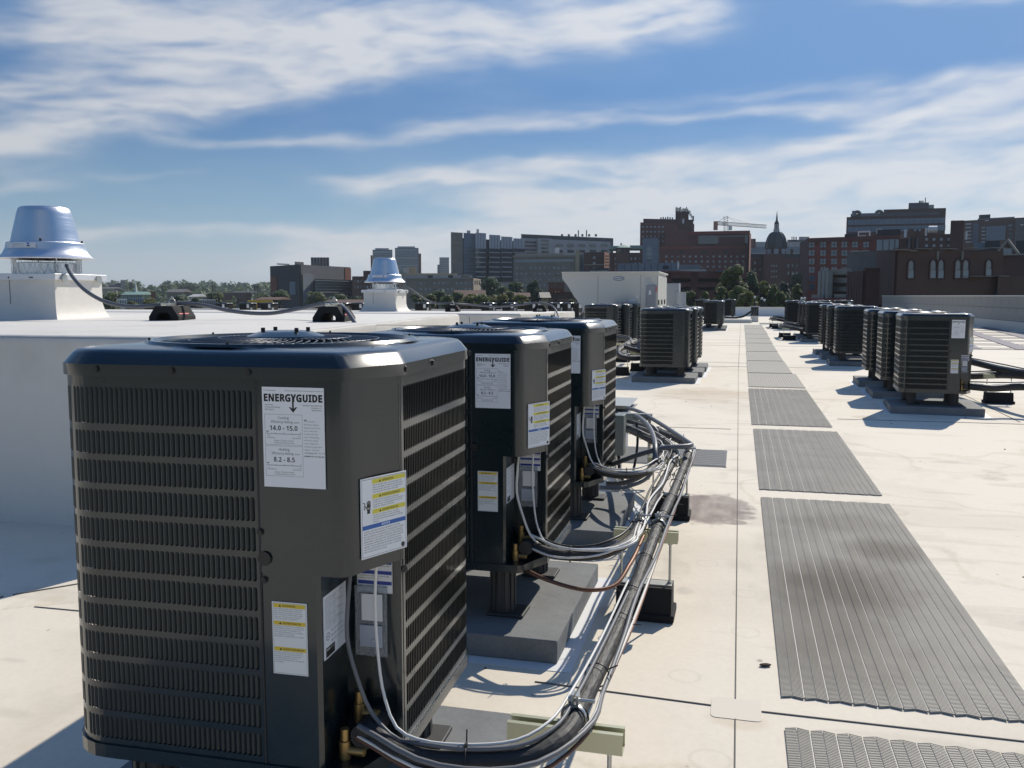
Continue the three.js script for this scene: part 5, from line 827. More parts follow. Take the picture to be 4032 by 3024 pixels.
{ // beige block with rows of small windows
  const b = bld('beige_office_block', 'beige block with a strip window under its roof and rows of small square windows'), f = face(2020, 255, 2268, 250); mass(f, b, 'wall', 2022, 2268, 1009, 24, B.tan); mass(f, b, 'upper_setback', 2028, 2222, 998, 18, B.beige, BASE, 4); slab('strip_window', f, 2026, 1022, 2262, 1032, 0.15, 0.2, B.glassBlue, b); slab('coping', f, 2020, 1007, 2269, 1011, 0.3, 0.4, B.beige, b);
  grid(f, b, 'window', 2026, 2264, 1044, 1135, 13, 4, 0.4, 0.34, lightWin, 0.1); mass(f, b, 'stair_tower', 2266, 2282, 986, 12, B.cream, BASE, -1); const fs = face(2268, 250, 2292, 262); grid(fs, b, 'balcony', 2270, 2290, 1030, 1076, 1, 3, 0.9, 0.5, B.beige, 1.4);  // cream end strip paints sunlight on the end of the block
  slab('stack', f, 2184, 976, 2202, 1000, -8, 5, B.white, b); slab('plant_room', f, 2030, 992, 2075, 1000, -8, 6, B.greyMetal, b);
}
{ const b = bld('brick_block', 'plain brown brick block with one column of windows and an end painted as sunlit'), f = face(2300, 248, 2380, 245), fs = face(2380, 245, 2399, 258); mass(f, b, 'wall', 2300, 2380, 993, 20, B.brickBrown); mass(fs, b, 'end_wall', 2380, 2399, 995, 14, B.rust); grid(f, b, 'window', 2330, 2350, 1004, 1090, 1, 4, 0.45, 0.4, lightWin, 0.1); slab('band', f, 2300, 1041, 2380, 1043, 0.15, 0.2, B.beige, b); grid(fs, b, 'window', 2382, 2397, 1002, 1050, 3, 4, 0.4, 0.5, B.glass, 0.1); slab('rooftop_unit', f, 2322, 1060, 2396, 1080, 12, 8, B.pale, b); slab('shed_roof', f, 2320, 1056, 2398, 1062, 13, 10, B.slate, b); slab('glass_link', f, 2282, 1000, 2300, 1090, -2, 5, B.blueMetal, b); }  // rust colour of the end wall stands for sunlight on brown brick
{ const b = bld('old_brick_wing', 'old dark brick wing with green copper hipped roof'), f = face(2395, 300, 2560, 300); mass(f, b, 'wall', 2400, 2535, 995, 24, B.brickDark); grid(f, b, 'window', 2415, 2525, 1008, 1070, 7, 3, 0.3, 0.5, lightWin, 0.1); for (const [x0, x1, yt, yb] of [[2398, 2470, 968, 982], [2480, 2535, 966, 980]]) slab('roof', f, x0, yt, x1, yb, -2, 12, B.copperGreen, b); mass(f, b, 'gabled_bay', 2425, 2480, 975, 16, B.brickBrown, BASE, -1.5); const p0 = f.hit(2424, 976), p1 = f.hit(2482, 976), pk = f.hit(2453, 962); { const s = new THREE.Shape([[-f.L, 0]].map(v => new THREE.Vector2(...v))); const w = f.u(p1) - f.u(p0), g = new THREE.CylinderGeometry(0.001, w * 0.7, pk.y - p0.y, 4, 1); g.rotateY(PI / 4); const m = part('hipped_roof', g, B.copperGreen, b); m.position.set((p0.x + p1.x) / 2, (p0.y + pk.y) / 2, (p0.z + p1.z) / 2); m.rotation.y = f.ry; } slab('chimney', f, 2443, 957, 2448, 976, -2, 1.5, B.brickDark, b); grid(f, b, 'arched_window', 2430, 2476, 980, 994, 3, 1, 0.6, 0.9, B.glass, 1.7); }
{ // tall brick hospital tower with masts
  const b = bld('hospital_tower', 'tall dark brick tower stepped up to a roof house full of antennas'), f = face(2520, 345, 2735, 350); mass(f, b, 'wall', 2521, 2670, 877, 30, B.brick); mass(f, b, 'setback', 2533, 2730, 863, 26, B.brickDark, BASE, 3); mass(f, b, 'upper_block', 2660, 2733, 880, 26, B.brickDark, BASE, 0.6); mass(f, b, 'roof_house', 2660, 2712, 832, 14, B.brickDark, BASE, 6);
  grid(f, b, 'window', 2524, 2618, 884, 960, 6, 4, 0.42, 0.34, [B.shade, B.shade, B.shade], 0.12, B.brickDark); grid(f, b, 'window', 2636, 2658, 895, 900, 1, 1, 0.5, 0.8, B.glass, 0.2); mass(f, b, 'front_block', 2620, 2715, 906, 20, B.brick, BASE, -10); slab('white_flue', f, 2688, 862, 2692, 880, 0.5, 1, B.white, b);
  const rr = rng(44); for (let i = 0; i < 16; i++) { const x = 2662 + i * 4.6, y = 828 + (i > 10 ? (i - 10) * 7 : 0), h = 4 + 10 * rr(); slab('antenna', f, x, y - h, x + 1.6, y + 8, -6.5 + rr() * 2, 0.5, rr() < 0.5 ? B.slate : B.pale, b); } for (let i = 0; i < 6; i++) slab('roof_vent', f, 2600 + i * 9, 852 + rr() * 5, 2605 + i * 9, 866, -4, 1.5, B.slate, b); slab('painted_lit_edge', f, 2722, 885, 2733, 930, 0.8, 0.6, B.brickBrown, b);  // lighter brick strip paints a sunlit edge onto the tower
}
{ const b = bld('stair_tower', 'pale blue grey metal stair tower with stacked windows'), f = face(2530, 272, 2594, 270); mass(f, b, 'wall', 2531, 2592, 938, 12, B.blueMetal); mass(f, b, 'side', 2592, 2597, 945, 10, B.greyMetal, BASE, 0.4); grid(f, b, 'window', 2546, 2568, 970, 1030, 1, 3, 0.95, 0.85, B.glassBlue, 0.12); }
{ const b = bld('brick_ward_building', 'wide red brick ward block with two rows of small windows and recessed terrace above'), f = face(2580, 300, 2952, 292); mass(f, b, 'upper_wall', 2716, 2952, 917, 26, B.brick, BASE, 6); slab('cornice', f, 2714, 912, 2953, 920, -5.5, 1.2, B.brickRed, b); slab('terrace_shade_sheet', f, 2750, 930, 2945, 958, -5.7, 0.4, B.glass, b); slab('glass_screen', f, 2752, 928, 2818, 960, -5.4, 0.4, B.glass, b); slab('brick_pier', f, 2830, 932, 2932, 972, -5, 1, B.brick, b); mass(f, b, 'wall', 2580, 2940, 976, 24, B.brick); slab('coping', f, 2580, 972, 2942, 977, 0.3, 0.5, B.brickRed, b); grid(f, b, 'window', 2612, 2938, 1000, 1060, 14, 3, 0.36, 0.34, lightWin, 0.12, B.brickDark); grid(f, b, 'wall_vent', 2640, 2900, 988, 996, 3, 1, 0.22, 0.9, B.slate, 0.12); const fs = face(2952, 292, 2960, 310); mass(fs, b, 'end_wall', 2952, 2958, 918, 20, B.brickRed, BASE, 0.5); }  // dark glass sheet stands for the shade inside the terrace opening
{ const b = bld('metal_clad_block', 'low blue grey metal clad plant building before the brick wards'), f = face(2430, 215, 2760, 210); mass(f, b, 'wall', 2432, 2672, 1036, 12, B.blueMetal); mass(f, b, 'wall', 2672, 2756, 1042, 12, B.greyMetal, BASE, 0.5); for (let i = 0; i < 8; i++) slab('panel_joint', f, 2460 + i * 26, 1037, 2461 + i * 26, 1068, 0.12, 0.2, B.slate, b); slab('white_edge', f, 2668, 1033, 2673, 1062, 0.4, 0.5, B.white, b); slab('louver', f, 2610, 1046, 2634, 1060, 0.15, 0.2, B.slate, b); const sl = slab('sloped_skylight', f, 2674, 1060, 2780, 1072, 3, 4, B.glassBlue, b); }
{ // open parking decks: floor edges, rails and piers in front of a deep interior
  const b = bld('parking_garage', 'long low red brick parking garage with dark open decks'), f = face(2395, 172, 2990, 178); mass(f, b, 'rear_wall', 2395, 2985, 1074, 12, B.conc, BASE, 14); mass(f, b, 'wall', 2395, 2636, 1070, 26, B.brick); slab('red_coping', f, 2395, 1066, 2720, 1074, 0.4, 0.5, B.brickRed, b);
  slab('roof_deck', f, 2634, 1068, 2985, 1097, 0, 26, B.brick, b); slab('floor_deck', f, 2634, 1114, 2985, 1131, 0, 26, B.brick, b); slab('floor_deck', f, 2634, 1145, 2985, 1215, 0, 26, B.brick, b); for (const [x0, x1] of [[2634, 2642], [2722, 2746], [2850, 2862], [2978, 2986]]) slab('pier', f, x0, 1070, x1, 1215, 0.3, 2.0, B.brick, b); for (const y of [1110, 1142]) slab('deck_rail', f, 2640, y, 2980, y + 4, 0.2, 0.2, B.brickBrown, b); slab('canopy', f, 2818, 1066, 2900, 1071, 4, 6, B.glassBlue, b); }
{ // tower crane
  const c = thing('tower_crane', 'white lattice tower crane above the brick roofs', 'crane'), D = 520, m = std(0.62, 0.6, 0.56, 0.6);
  const lat = (name, a, b, w, n) => { const l = []; const d = b.clone().sub(a), up = Math.abs(d.y) > Math.abs(d.x) + Math.abs(d.z) ? V(1, 0, 0) : V(0, 1, 0), s = V().crossVectors(d, up).normalize(), t = V().crossVectors(s, d).normalize(); const cs = [[1, 1], [1, -1], [-1, -1], [-1, 1]].map(([i, j]) => s.clone().multiplyScalar(i * w).addScaledVector(t, j * w)); for (const o of cs) l.push(rod(a.clone().add(o), b.clone().add(o), 0.16, 5)); for (let i = 0; i < n; i++) for (let k = 0; k < 4; k++) l.push(rod(a.clone().lerp(b, i / n).add(cs[k]), a.clone().lerp(b, (i + 1) / n).add(cs[(k + 1) % 4]), 0.1, 4)); return part(name, l, m, c); };
  lat('mast', at(2861, 1100, D), at(2858, 852, D), 1.1, 30); lat('jib', at(2830, 879, D), at(3017, 892, D), 0.9, 40); lat('counter_jib', at(2860, 882, D), at(2818, 878, D), 0.9, 10); { const p = at(2818, 882, D); part('counterweight', box(2.4, 5, 2.4, p.x, p.y - 1, p.z), std(0.3, 0.12, 0.08, 0.8), c); } { const p = at(2862, 888, D); part('cab', box(2, 2.4, 2, p.x + 2, p.y - 1.5, p.z), B.white, c); }
  part('tie_bar', [rod(at(2859, 853, D), at(2912, 882, D), 0.12, 4), rod(at(2859, 853, D), at(2975, 888, D), 0.12, 4), rod(at(2859, 853, D), at(2822, 876, D), 0.12, 4)], m, c);
}
{ // domed brick landmark
  const b = bld('domed_building', 'dark brick building under a ribbed dome with a slim white lantern and spire'), D = 315, f = face(2950, D, 3160, D), ctr = push(f.hit(3050, 1165), 11), s = D / FOC; const Y = py => f.hit(3050, py).y;
  mass(f, b, 'wing', 2950, 3152, 1012, 20, B.brickDark, BASE, 3); mass(f, b, 'tower_base', 3008, 3090, 1000, 20, B.brickDark, BASE, -2); grid(f, b, 'window', 2962, 3004, 1022, 1100, 2, 3, 0.3, 0.4, lightWin, -2.85); grid(f, b, 'window', 3034, 3062, 1036, 1100, 3, 3, 0.42, 0.36, B.shade, 2.1); grid(f, b, 'window', 3096, 3146, 1032, 1090, 3, 2, 0.3, 0.4, lightWin, -2.85); for (const x of [3085, 3118, 3140, 2975]) slab('dormer', f, x, 1000, x + 9, 1016, -4, 3, B.slate, b); slab('mansard_roof', f, 2950, 1000, 3152, 1014, -4, 16, B.slate, b); slab('chimney', f, 3112, 980, 3122, 1012, -5, 2, B.brickDark, b);
  const lat = (name, pts, mat, seg = 8) => { const g = new THREE.LatheGeometry(pts.map(([r, y]) => new THREE.Vector2(r, y)), seg); const m = part(name, seg < 20 ? (() => { const q = g.toNonIndexed(); q.computeVertexNormals(); return q; })() : g, mat, b); m.position.set(ctr.x, 0, ctr.z); m.rotation.y = f.ry + PI / 8; return m; };
  const r = 38 * s * 1.04; lat('drum', [[0, Y(1005)], [r * 1.04, Y(1005)], [r * 1.04, Y(985)], [r * 0.98, Y(983)], [r * 0.98, Y(975)], [r * 1.08, Y(972)], [0, Y(972)]], B.brickDark); const dm = []; for (let i = 0; i <= 10; i++) { const t = i / 10; dm.push([r * (0.98 * Math.cos(t * 1.36)) + 0.2, Y(972) + (Y(906) - Y(972)) * Math.sin(t * PI / 2)]); } lat('dome', dm, phys(0.06, 0.065, 0.06, 0.3, 0.2, {})); for (let i = 0; i < 8; i++) { const l = []; const a = i / 8 * 2 * PI; const pts = dm.map(([q, y]) => V(q * 1.01 * Math.cos(a), y, q * 1.01 * Math.sin(a))); const m = part('rib', new THREE.TubeGeometry(new THREE.CatmullRomCurve3(pts), 12, 0.22, 5), B.slate, b); m.position.set(ctr.x, 0, ctr.z); m.rotation.y = f.ry + PI / 8; }
  const wm = std(0.5, 0.5, 0.48, 0.6); lat('lantern_base', [[0, Y(904)], [r * 0.3, Y(904)], [r * 0.3, Y(896)], [r * 0.34, Y(894)], [0, Y(894)]], wm); for (let i = 0; i < 8; i++) { const a = i / 8 * 6.283 + 0.4; part('lantern_column', cyl(0.22, 0.22, Y(873) - Y(894), ctr.x + r * 0.2 * Math.cos(a), (Y(873) + Y(894)) / 2, ctr.z + r * 0.2 * Math.sin(a), 6), wm, b); } lat('lantern_roof', [[0, Y(872)], [r * 0.26, Y(872)], [r * 0.2, Y(866)], [r * 0.1, Y(858)], [r * 0.06, Y(838)], [0.02, Y(818)]], B.slate); lat('lantern_core', [[0, Y(895)], [r * 0.1, Y(895)], [r * 0.1, Y(872)], [0, Y(872)]], B.slate); for (let i = 0; i < 8; i++) { const a = i / 8 * 6.283; part('drum_window', box(1.6, 2.6, 0.4, ctr.x + r * 0.98 * Math.cos(a), Y(990), ctr.z + r * 0.98 * Math.sin(a), -a + PI / 2), B.shade, b); }
  const k = bld('pale_hospital_slab', 'pale grey slab building behind the dome with roof masts'), fk = face(2945, 460, 3170, 460); mass(fk, k, 'wall', 2945, 3170, 952, 25, B.pale); mass(fk, k, 'upper', 3100, 3165, 944, 16, B.midgrey, BASE, 3); slab('glass_band', fk, 2945, 972, 3170, 995, 0.3, 0.4, B.blueMetal, k); slab('plant_room', fk, 3146, 932, 3186, 948, -3, 8, B.pale, k); for (const x of [3118, 3124, 3130, 3136]) slab('mast', fk, x, 932, x + 1.5, 952, -2, 0.5, B.slate, k); slab('brick_end', fk, 2955, 940, 2975, 975, 1, 4, B.brick, k);
}
{ // red brick with square blue windows
  const b = bld('brick_apartment_block', 'red brick block with big square bluish windows and a glazed corner'), f = face(3186, 196, 3548, 186), fs = face(3150, 214, 3186, 196); mass(f, b, 'wall', 3186, 3546, 941, 26, B.brickRed); const a = fs.hit(3150, 960), c = fs.hit(3186, 960); mass(fs, b, 'side_wall', 3150, 3186, 946, 20, B.brickDark, BASE, 0.05); for (const [x, n] of [[3196, 6], [3241, 6], [3284, 6], [3325, 5], [3366, 2], [3410, 2]]) for (let j = 0; j < Math.min(n, 6); j++) { const y = 963 + j * 33.5 - j * 0.2, w = slab('window', f, x - 10, y - 11, x + 11, y + 11, 0.1, 0.3, B.glassBlue, b); slab('mullion', f, x, y - 11, x + 1, y + 11, 0.18, 0.15, B.slate, b); slab('transom', f, x - 10, y - 1, x + 11, y, 0.18, 0.15, B.slate, b); } slab('coping', f, 3184, 938, 3548, 943, 0.5, 0.8, B.brick, b); slab('glazed_corner', f, 3455, 945, 3540, 985, 0.6, 1.2, B.glassBlue, b); for (const x of [3475, 3500, 3522]) slab('mullion', f, x, 945, x + 1, 985, 0.75, 0.3, B.slate, b); slab('brick_pier', f, 3440, 942, 3455, 1000, 0.4, 0.8, B.brickRed, b);
  slab('white_frame', f, 3378, 910, 3424, 914, -3, 0.5, B.white, b); slab('white_frame', f, 3378, 910, 3381, 938, -3, 0.5, B.white, b); slab('white_frame', f, 3422, 910, 3425, 938, -3, 0.5, B.white, b); slab('plant_room', f, 3326, 922, 3380, 941, -5, 5, B.charcoal, b); slab('plant_room', f, 3455, 905, 3545, 941, -4, 6, B.charcoal, b); const ru = slab('rooftop_unit', f, 3385, 926, 3410, 938, -4, 3, B.shade, b);
}
{ // layered long building on the hill
  const b = bld('terraced_hospital', 'long dark building with pale window bands and a stepped roof house'), f = face(3332, 330, 3722, 320); mass(f, b, 'wall', 3334, 3722, 850, 30, B.brickDark); for (const [y0, y1] of [[866, 878], [894, 907]]) { slab('window_band', f, 3338, y0, 3722, y1, 0.2, 0.3, B.blueMetal, b); for (let i = 0; i < 15; i++) slab('mullion', f, 3360 + i * 24, y0, 3361 + i * 24, y1, 0.3, 0.15, B.brickDark, b); } mass(f, b, 'setback', 3350, 3700, 838, 20, B.midgrey, BASE, 4); mass(f, b, 'setback', 3480, 3725, 822, 18, B.brickBrown, BASE, 5); mass(f, b, 'roof_house', 3578, 3658, 798, 14, B.midgrey, BASE, 6); mass(f, b, 'roof_house', 3655, 3678, 806, 12, B.pale, BASE, 7); for (const x of [3620, 3626, 3633]) slab('flue', f, x, 790, x + 3, 800, -7, 1.2, B.slate, b); slab('flag_mast', f, 3643, 778, 3645, 800, -7, 0.5, B.slate, b); { for (const [x, y] of [[3375, 838], [3462, 836]]) { const p = push(f.hit(x, y), 4); const g = new THREE.TorusGeometry(1.0, 0.6, 8, 16, PI); g.rotateY(f.ry); g.translate(p.x, p.y - 0.6, p.z); part('duct', g, B.midgrey, b); } } slab('plant_room', f, 3355, 830, 3372, 850, -3, 4, B.greyMetal, b); slab('screen_fence', f, 3390, 840, 3460, 850, -3, 0.3, B.greyMetal, b); slab('painted_lit_wedge', f, 3450, 900, 3475, 920, 4, 3, B.pale, b);  // pale wedge block has its sunlight put into the colour
}
{ const b = bld('far_hospital_block', 'distant brown and glass hospital block stepping down to the right'), f = face(3740, 360, 4060, 340); mass(f, b, 'wall', 3790, 4060, 862, 30, B.brickBrown); mass(f, b, 'upper', 3850, 3995, 857, 20, B.greyMetal, BASE, 3); mass(f, b, 'roof_house', 3855, 3900, 845, 12, B.charcoal, BASE, 4); mass(f, b, 'upper', 4000, 4060, 862, 14, B.midgrey, BASE, -1); slab('glass_wall', f, 3885, 892, 3958, 945, 0.4, 0.5, B.blueMetal, b); slab('glass_strip', f, 3832, 880, 3852, 960, 0.4, 0.5, B.glassBlue, b); grid(f, b, 'window', 3800, 3828, 875, 960, 1, 6, 0.8, 0.4, B.shade, 0.3); grid(f, b, 'window', 3862, 3884, 890, 960, 1, 5, 0.7, 0.4, B.shade, 0.3); grid(f, b, 'window', 3965, 4050, 880, 960, 3, 5, 0.5, 0.4, B.glassBlue, 0.3); slab('white_light', f, 3880, 867, 3893, 870, 0.5, 0.5, B.white, b); slab('white_light', f, 4018, 884, 4029, 887, 1.5, 0.5, B.white, b); }
{ const b = bld('brick_annex', 'brown brick annex with square windows, roof ducts and one tall chimney shaft'), f = face(3545, 185, 3800, 180); mass(f, b, 'wall', 3620, 3770, 922, 20, B.brickBrown); mass(f, b, 'wall', 3548, 3640, 940, 18, B.brickDark, BASE, 1); mass(f, b, 'wall', 3580, 3650, 900, 18, B.brickBrown, BASE, 2); mass(f, b, 'shaft', 3744, 3796, 868, 10, B.brickDark, BASE, -1); grid(f, b, 'window', 3634, 3750, 930, 980, 4, 2, 0.36, 0.42, B.shade, 0.12, B.brickDark); grid(f, b, 'window', 3595, 3630, 898, 912, 2, 1, 0.6, 0.8, B.glassBlue, -1.8); for (let i = 0; i < 4; i++) slab('pier', f, 3560 + i * 16, 935, 3567 + i * 16, 1000, 0.3, 1.6, i % 2 ? B.midgrey : B.brickDark, b); for (const [x, y, w] of [[3642, 905, 8], [3660, 895, 26], [3560, 912, 10], [3798, 920, 10]]) { const p = f.hit(x + w / 2, y + 8); part('duct', (() => { const g = cyl(w * 0.026, w * 0.026, 1.6, 0, 0, 0, 12); g.rotateZ(x === 3660 ? PI / 2 : 0); g.translate(p.x, p.y, p.z); return g; })(), B.white, b); } slab('light_panel', f, 3752, 868, 3756, 900, 0.3, 0.6, B.pale, b); slab('light_panel', f, 3785, 872, 3790, 900, 0.3, 0.6, B.pale, b); }
{ const b = bld('concrete_garage', 'beige concrete parking garage with stacked dark openings and a sloped stair roof'), f = face(3225, 128, 3350, 120); const f0 = face(3225, 140, 3262, 122); mass(f, b, 'rear_wall', 3225, 3350, 1066, 4, B.conc, BASE, 12); for (const [y0, y1] of [[1062, 1080], [1096, 1114], [1130, 1148], [1164, 1215]]) { slab('floor_deck', f, 3260, y0, 3350, y1, 0, 12, B.conc, b); slab('floor_deck', f0, 3225, y0 + 6, 3262, y1 + 4, 0, 6, B.conc, b); } for (const x of [3260, 3336]) slab('pier', f, x, 1064, x + 12, 1215, 0.2, 1.6, B.conc, b); for (const x of [3226, 3242, 3256]) slab('pier', f0, x, 1070, x + 5, 1215, 0.15, 0.6, B.conc, b); const st = slab('low_roof', f, 3285, 1158, 3350, 1172, 5, 8, B.conc, b); slab('red_base', f, 3190, 1174, 3350, 1200, 6, 6, B.brickRed, b); slab('pale_base', f, 3195, 1160, 3230, 1190, 3, 5, B.conc, b); }
{ // large dark brick hall with arched windows behind the grey wall
  const b = bld('brick_hall', 'large dark brick hall with tall arched windows and crenellated pale copings'), f = face(3536, 84, 4080, 92), fl = face(3460, 100, 3536, 84), D = 86;
  mass(f, b, 'wall', 3536, 3952, 983, 22, B.brickBrown); mass(fl, b, 'side_wall', 3462, 3536, 990, 12, B.brickBrown, BASE, 0.06); for (let i = 0; i < 7; i++) slab('pilaster', fl, 3466 + i * 10.2, 992, 3470 + i * 10.2, 1200, 0.35, 0.5, B.brickDark, b); mass(f, b, 'lower_wall', 3950, 4080, 1086, 16, B.brickBrown, BASE, -0.5); mass(f, b, 'step_wall', 3930, 3975, 1086, 16, B.brickBrown, BASE, -1.2);
  for (const [x0, x1, y] of [[3530, 3574, 984], [3574, 3600, 988], [3600, 3662, 980], [3718, 3760, 980], [3814, 3880, 977], [3904, 3950, 976]]) slab('coping', f, x0, y - 2, x1, y + 2, 0.35, 0.9, B.conc, b); slab('coping', f, 3840, 1086, 3910, 1089, 1.4, 1, B.conc, b); slab('coping', f, 3936, 1085, 3975, 1088, 1.5, 1, B.conc, b);
  const arch = (x0, x1, yt, yb, lit) => { const p = f.hit(x0, yb), q = f.hit(x1, yb), t = f.hit(x0, yt), w = f.u(q) - f.u(p), h = t.y - p.y, r = w / 2; const mk = (k, zz) => { const s = new THREE.Shape(); s.moveTo(-r + k, k); s.lineTo(-r + k, h - r); s.absarc(0, h - r, r - k, PI, 0, true); s.lineTo(r - k, k); s.closePath(); return s; };
    const put = (name, shape, mat, out, par) => { const g = new THREE.ExtrudeGeometry(shape, { depth: 0.12, bevelEnabled: false, curveSegments: 8 }); const m = part(name, g, mat, par); const c = p.clone().add(q).multiplyScalar(0.5).addScaledVector(f.n, out); m.position.copy(c); m.rotation.y = f.ry; return m; };
    const fr = mk(-0.12, 0), hole = mk(0.02, 0); fr.holes.push(new THREE.Path(hole.getPoints(8))); put('window_frame', fr, B.brickDark, 0.0, b); put('window', mk(0.02, 0), B.archGlass, -0.1, b); slab('transom', f, x0, yt + (yb - yt) * 0.55, x1, yt + (yb - yt) * 0.57, 0.1, 0.1, B.brickDark, b); slab('lower_pane', f, x0 + 1, yt + (yb - yt) * 0.57, x1 - 1, yb, 0.06, 0.06, B.glassBlue, b); };
  arch(3571, 3597, 1024, 1096, 1); arch(3658, 3684, 1022, 1096, 1); arch(3689, 3715, 1022, 1096, 1); arch(3756, 3781, 1022, 1095, 1); arch(3786, 3813, 1022, 1095, 1); arch(3877, 3903, 1022, 1086, 1); arch(3978, 4003, 1106, 1160, 1); arch(4008, 4032, 1098, 1155, 1); arch(3910, 3935, 1120, 1166, 1);
  for (const x of [3687, 3784]) slab('downpipe', f, x, 990, x + 2, 1024, 0.2, 0.15, B.conc, b);
  const l = bld('ribbed_brick_wing', 'low ribbed dark brick wing beside the brick hall'), fw = face(3340, 108, 3462, 96), fw2 = face(3410, 98, 3464, 97); mass(fw, l, 'wall', 3340, 3410, 1068, 12, B.brickBrown); mass(fw2, l, 'wall', 3410, 3464, 1058, 10, B.brickDark, BASE, 0.1); for (let i = 0; i < 6; i++) slab('pilaster', fw, 3346 + i * 11, 1072 - i, 3350 + i * 11, 1200, 0.35, 0.5, B.brickDark, l); slab('coping', fw2, 3406, 1056, 3466, 1060, 0.3, 0.8, B.brickDark, l);
  const w = bld('grey_rear_wall', 'blank grey brown wall rising between the garage and the brick hall'), fg = face(3334, 140, 3560, 130); mass(fg, w, 'wall', 3336, 3556, 988, 14, B.midgrey); for (let i = 0; i < 5; i++) slab('painted_lit_merlon', fg, 3350 + i * 13, 987, 3354 + i * 13, 991, 0.3, 1, B.conc, w);  // merlons coloured paler than the wall to look sunlit
}
{ const b = bld('gothic_hall', 'dark gabled gothic hall with slate roof and a round headed gable window'), f = face(3830, 150, 4060, 145); mass(f, b, 'wall', 3850, 4060, 1000, 18, B.brickDark); const ga = (x0, x1, yt, yb, off) => { const p = f.hit(x0, yb), q = f.hit(x1, yb), t = f.hit((x0 + x1) / 2, yt), w = f.u(q) - f.u(p), s = new THREE.Shape([[-w / 2, 0], [w / 2, 0], [0, t.y - p.y]].map(v => new THREE.Vector2(...v))), g = new THREE.ExtrudeGeometry(s, { depth: 0.8, bevelEnabled: false }), m = part('gable', g, B.brickBrown, b), c = p.clone().add(q).multiplyScalar(0.5).addScaledVector(f.n, off); m.position.copy(c); m.rotation.y = f.ry; for (const k of [-1, 1]) { const e = part('gable_coping', box(Math.hypot(w / 2, t.y - p.y) + 0.2, 0.35, 1.0), B.conc, b); e.position.copy(c).addScaledVector(f.d, k * w / 4).add(V(0, (t.y - p.y) / 2, 0)).addScaledVector(f.n, 0.5); e.rotation.set(0, f.ry, -k * Math.atan2(t.y - p.y, w / 2), 'YXZ'); } }; ga(3925, 4012, 945, 1000, 0.1); slab('slate_roof', f, 3880, 950, 3935, 1002, -2, 6, B.slate, b); slab('slate_roof', f, 4000, 948, 4060, 1002, -2, 6, B.slate, b); slab('slate_roof', f, 3836, 956, 3882, 984, -3, 6, B.blueMetal, b); slab('round_window', f, 3950, 978, 3985, 1000, 1.0, 0.2, B.glassBlue, b); slab('band', f, 3940, 1000, 4030, 1004, 1.0, 0.3, B.conc, b); }
// ------------------------------------------------------------------ trees: tapered trunk, limbs, and crowns of many small leaves
const leafMats = [[0.14, 0.17, 0.045], [0.15, 0.185, 0.042], [0.09, 0.135, 0.04], [0.19, 0.20, 0.045], [0.065, 0.105, 0.036]].map(c => phys(...c, 0.9, 0, { transmission: 0.55, thickness: 0 }));
const bark = std(0.05, 0.04, 0.03, 0.95);
function crownGeo(w, h, d, n, leaf, seed) {
  const r = rng(seed), pos = [], nor = []; const cl = []; const K = Math.max(7, Math.round(10 + 6 * w / h)); for (let i = 0; i < K; i++) { const a = r() * 6.283, q = Math.sqrt(r()) * 0.62, y = 0.12 + 0.78 * r(), k = (0.3 + 0.22 * r()) * (1 - 0.35 * Math.abs(y - 0.42)); cl.push([Math.cos(a) * q * (1.15 - y * 0.75), y, Math.sin(a) * q * (1.15 - y * 0.75), k]); }
  for (let i = 0; i < n; i++) {
    const c = cl[Math.floor(r() * K)]; let x, y, z, l; do { x = r() * 2 - 1; y = r() * 2 - 1; z = r() * 2 - 1; l = Math.hypot(x, y, z); } while (l > 1 || l < 0.15); const k = (0.55 + 0.45 * r()) / l; x *= k; y *= k; z *= k;
    const px = (c[0] + x * c[3]) * w / 2, py = (c[1] + y * c[3] * 0.5) * h, pz = (c[2] + z * c[3]) * d / 2, s = leaf * (0.55 + 0.9 * r());
    const n1 = V(x + r() - 0.5, y + 0.35 + r() - 0.5, z + r() - 0.5).normalize(), t = V(r() - 0.5, r() - 0.5, r() - 0.5).cross(n1).normalize(), b = V().crossVectors(n1, t);
    const P = (u, v) => [px + t.x * u * s + b.x * v * s, py + t.y * u * s + b.y * v * s, pz + t.z * u * s + b.z * v * s]; const A1 = P(-1, 0), B1 = P(0, -0.55), C1 = P(1, 0), D1 = P(0, 0.55); pos.push(...A1, ...B1, ...C1, ...A1, ...C1, ...D1); for (let q = 0; q < 6; q++) nor.push(n1.x, n1.y, n1.z);
  }
  const g = new THREE.BufferGeometry(); g.setAttribute('position', new THREE.Float32BufferAttribute(pos, 3)); g.setAttribute('normal', new THREE.Float32BufferAttribute(nor, 3)); return g;
}
let treeN = 0;
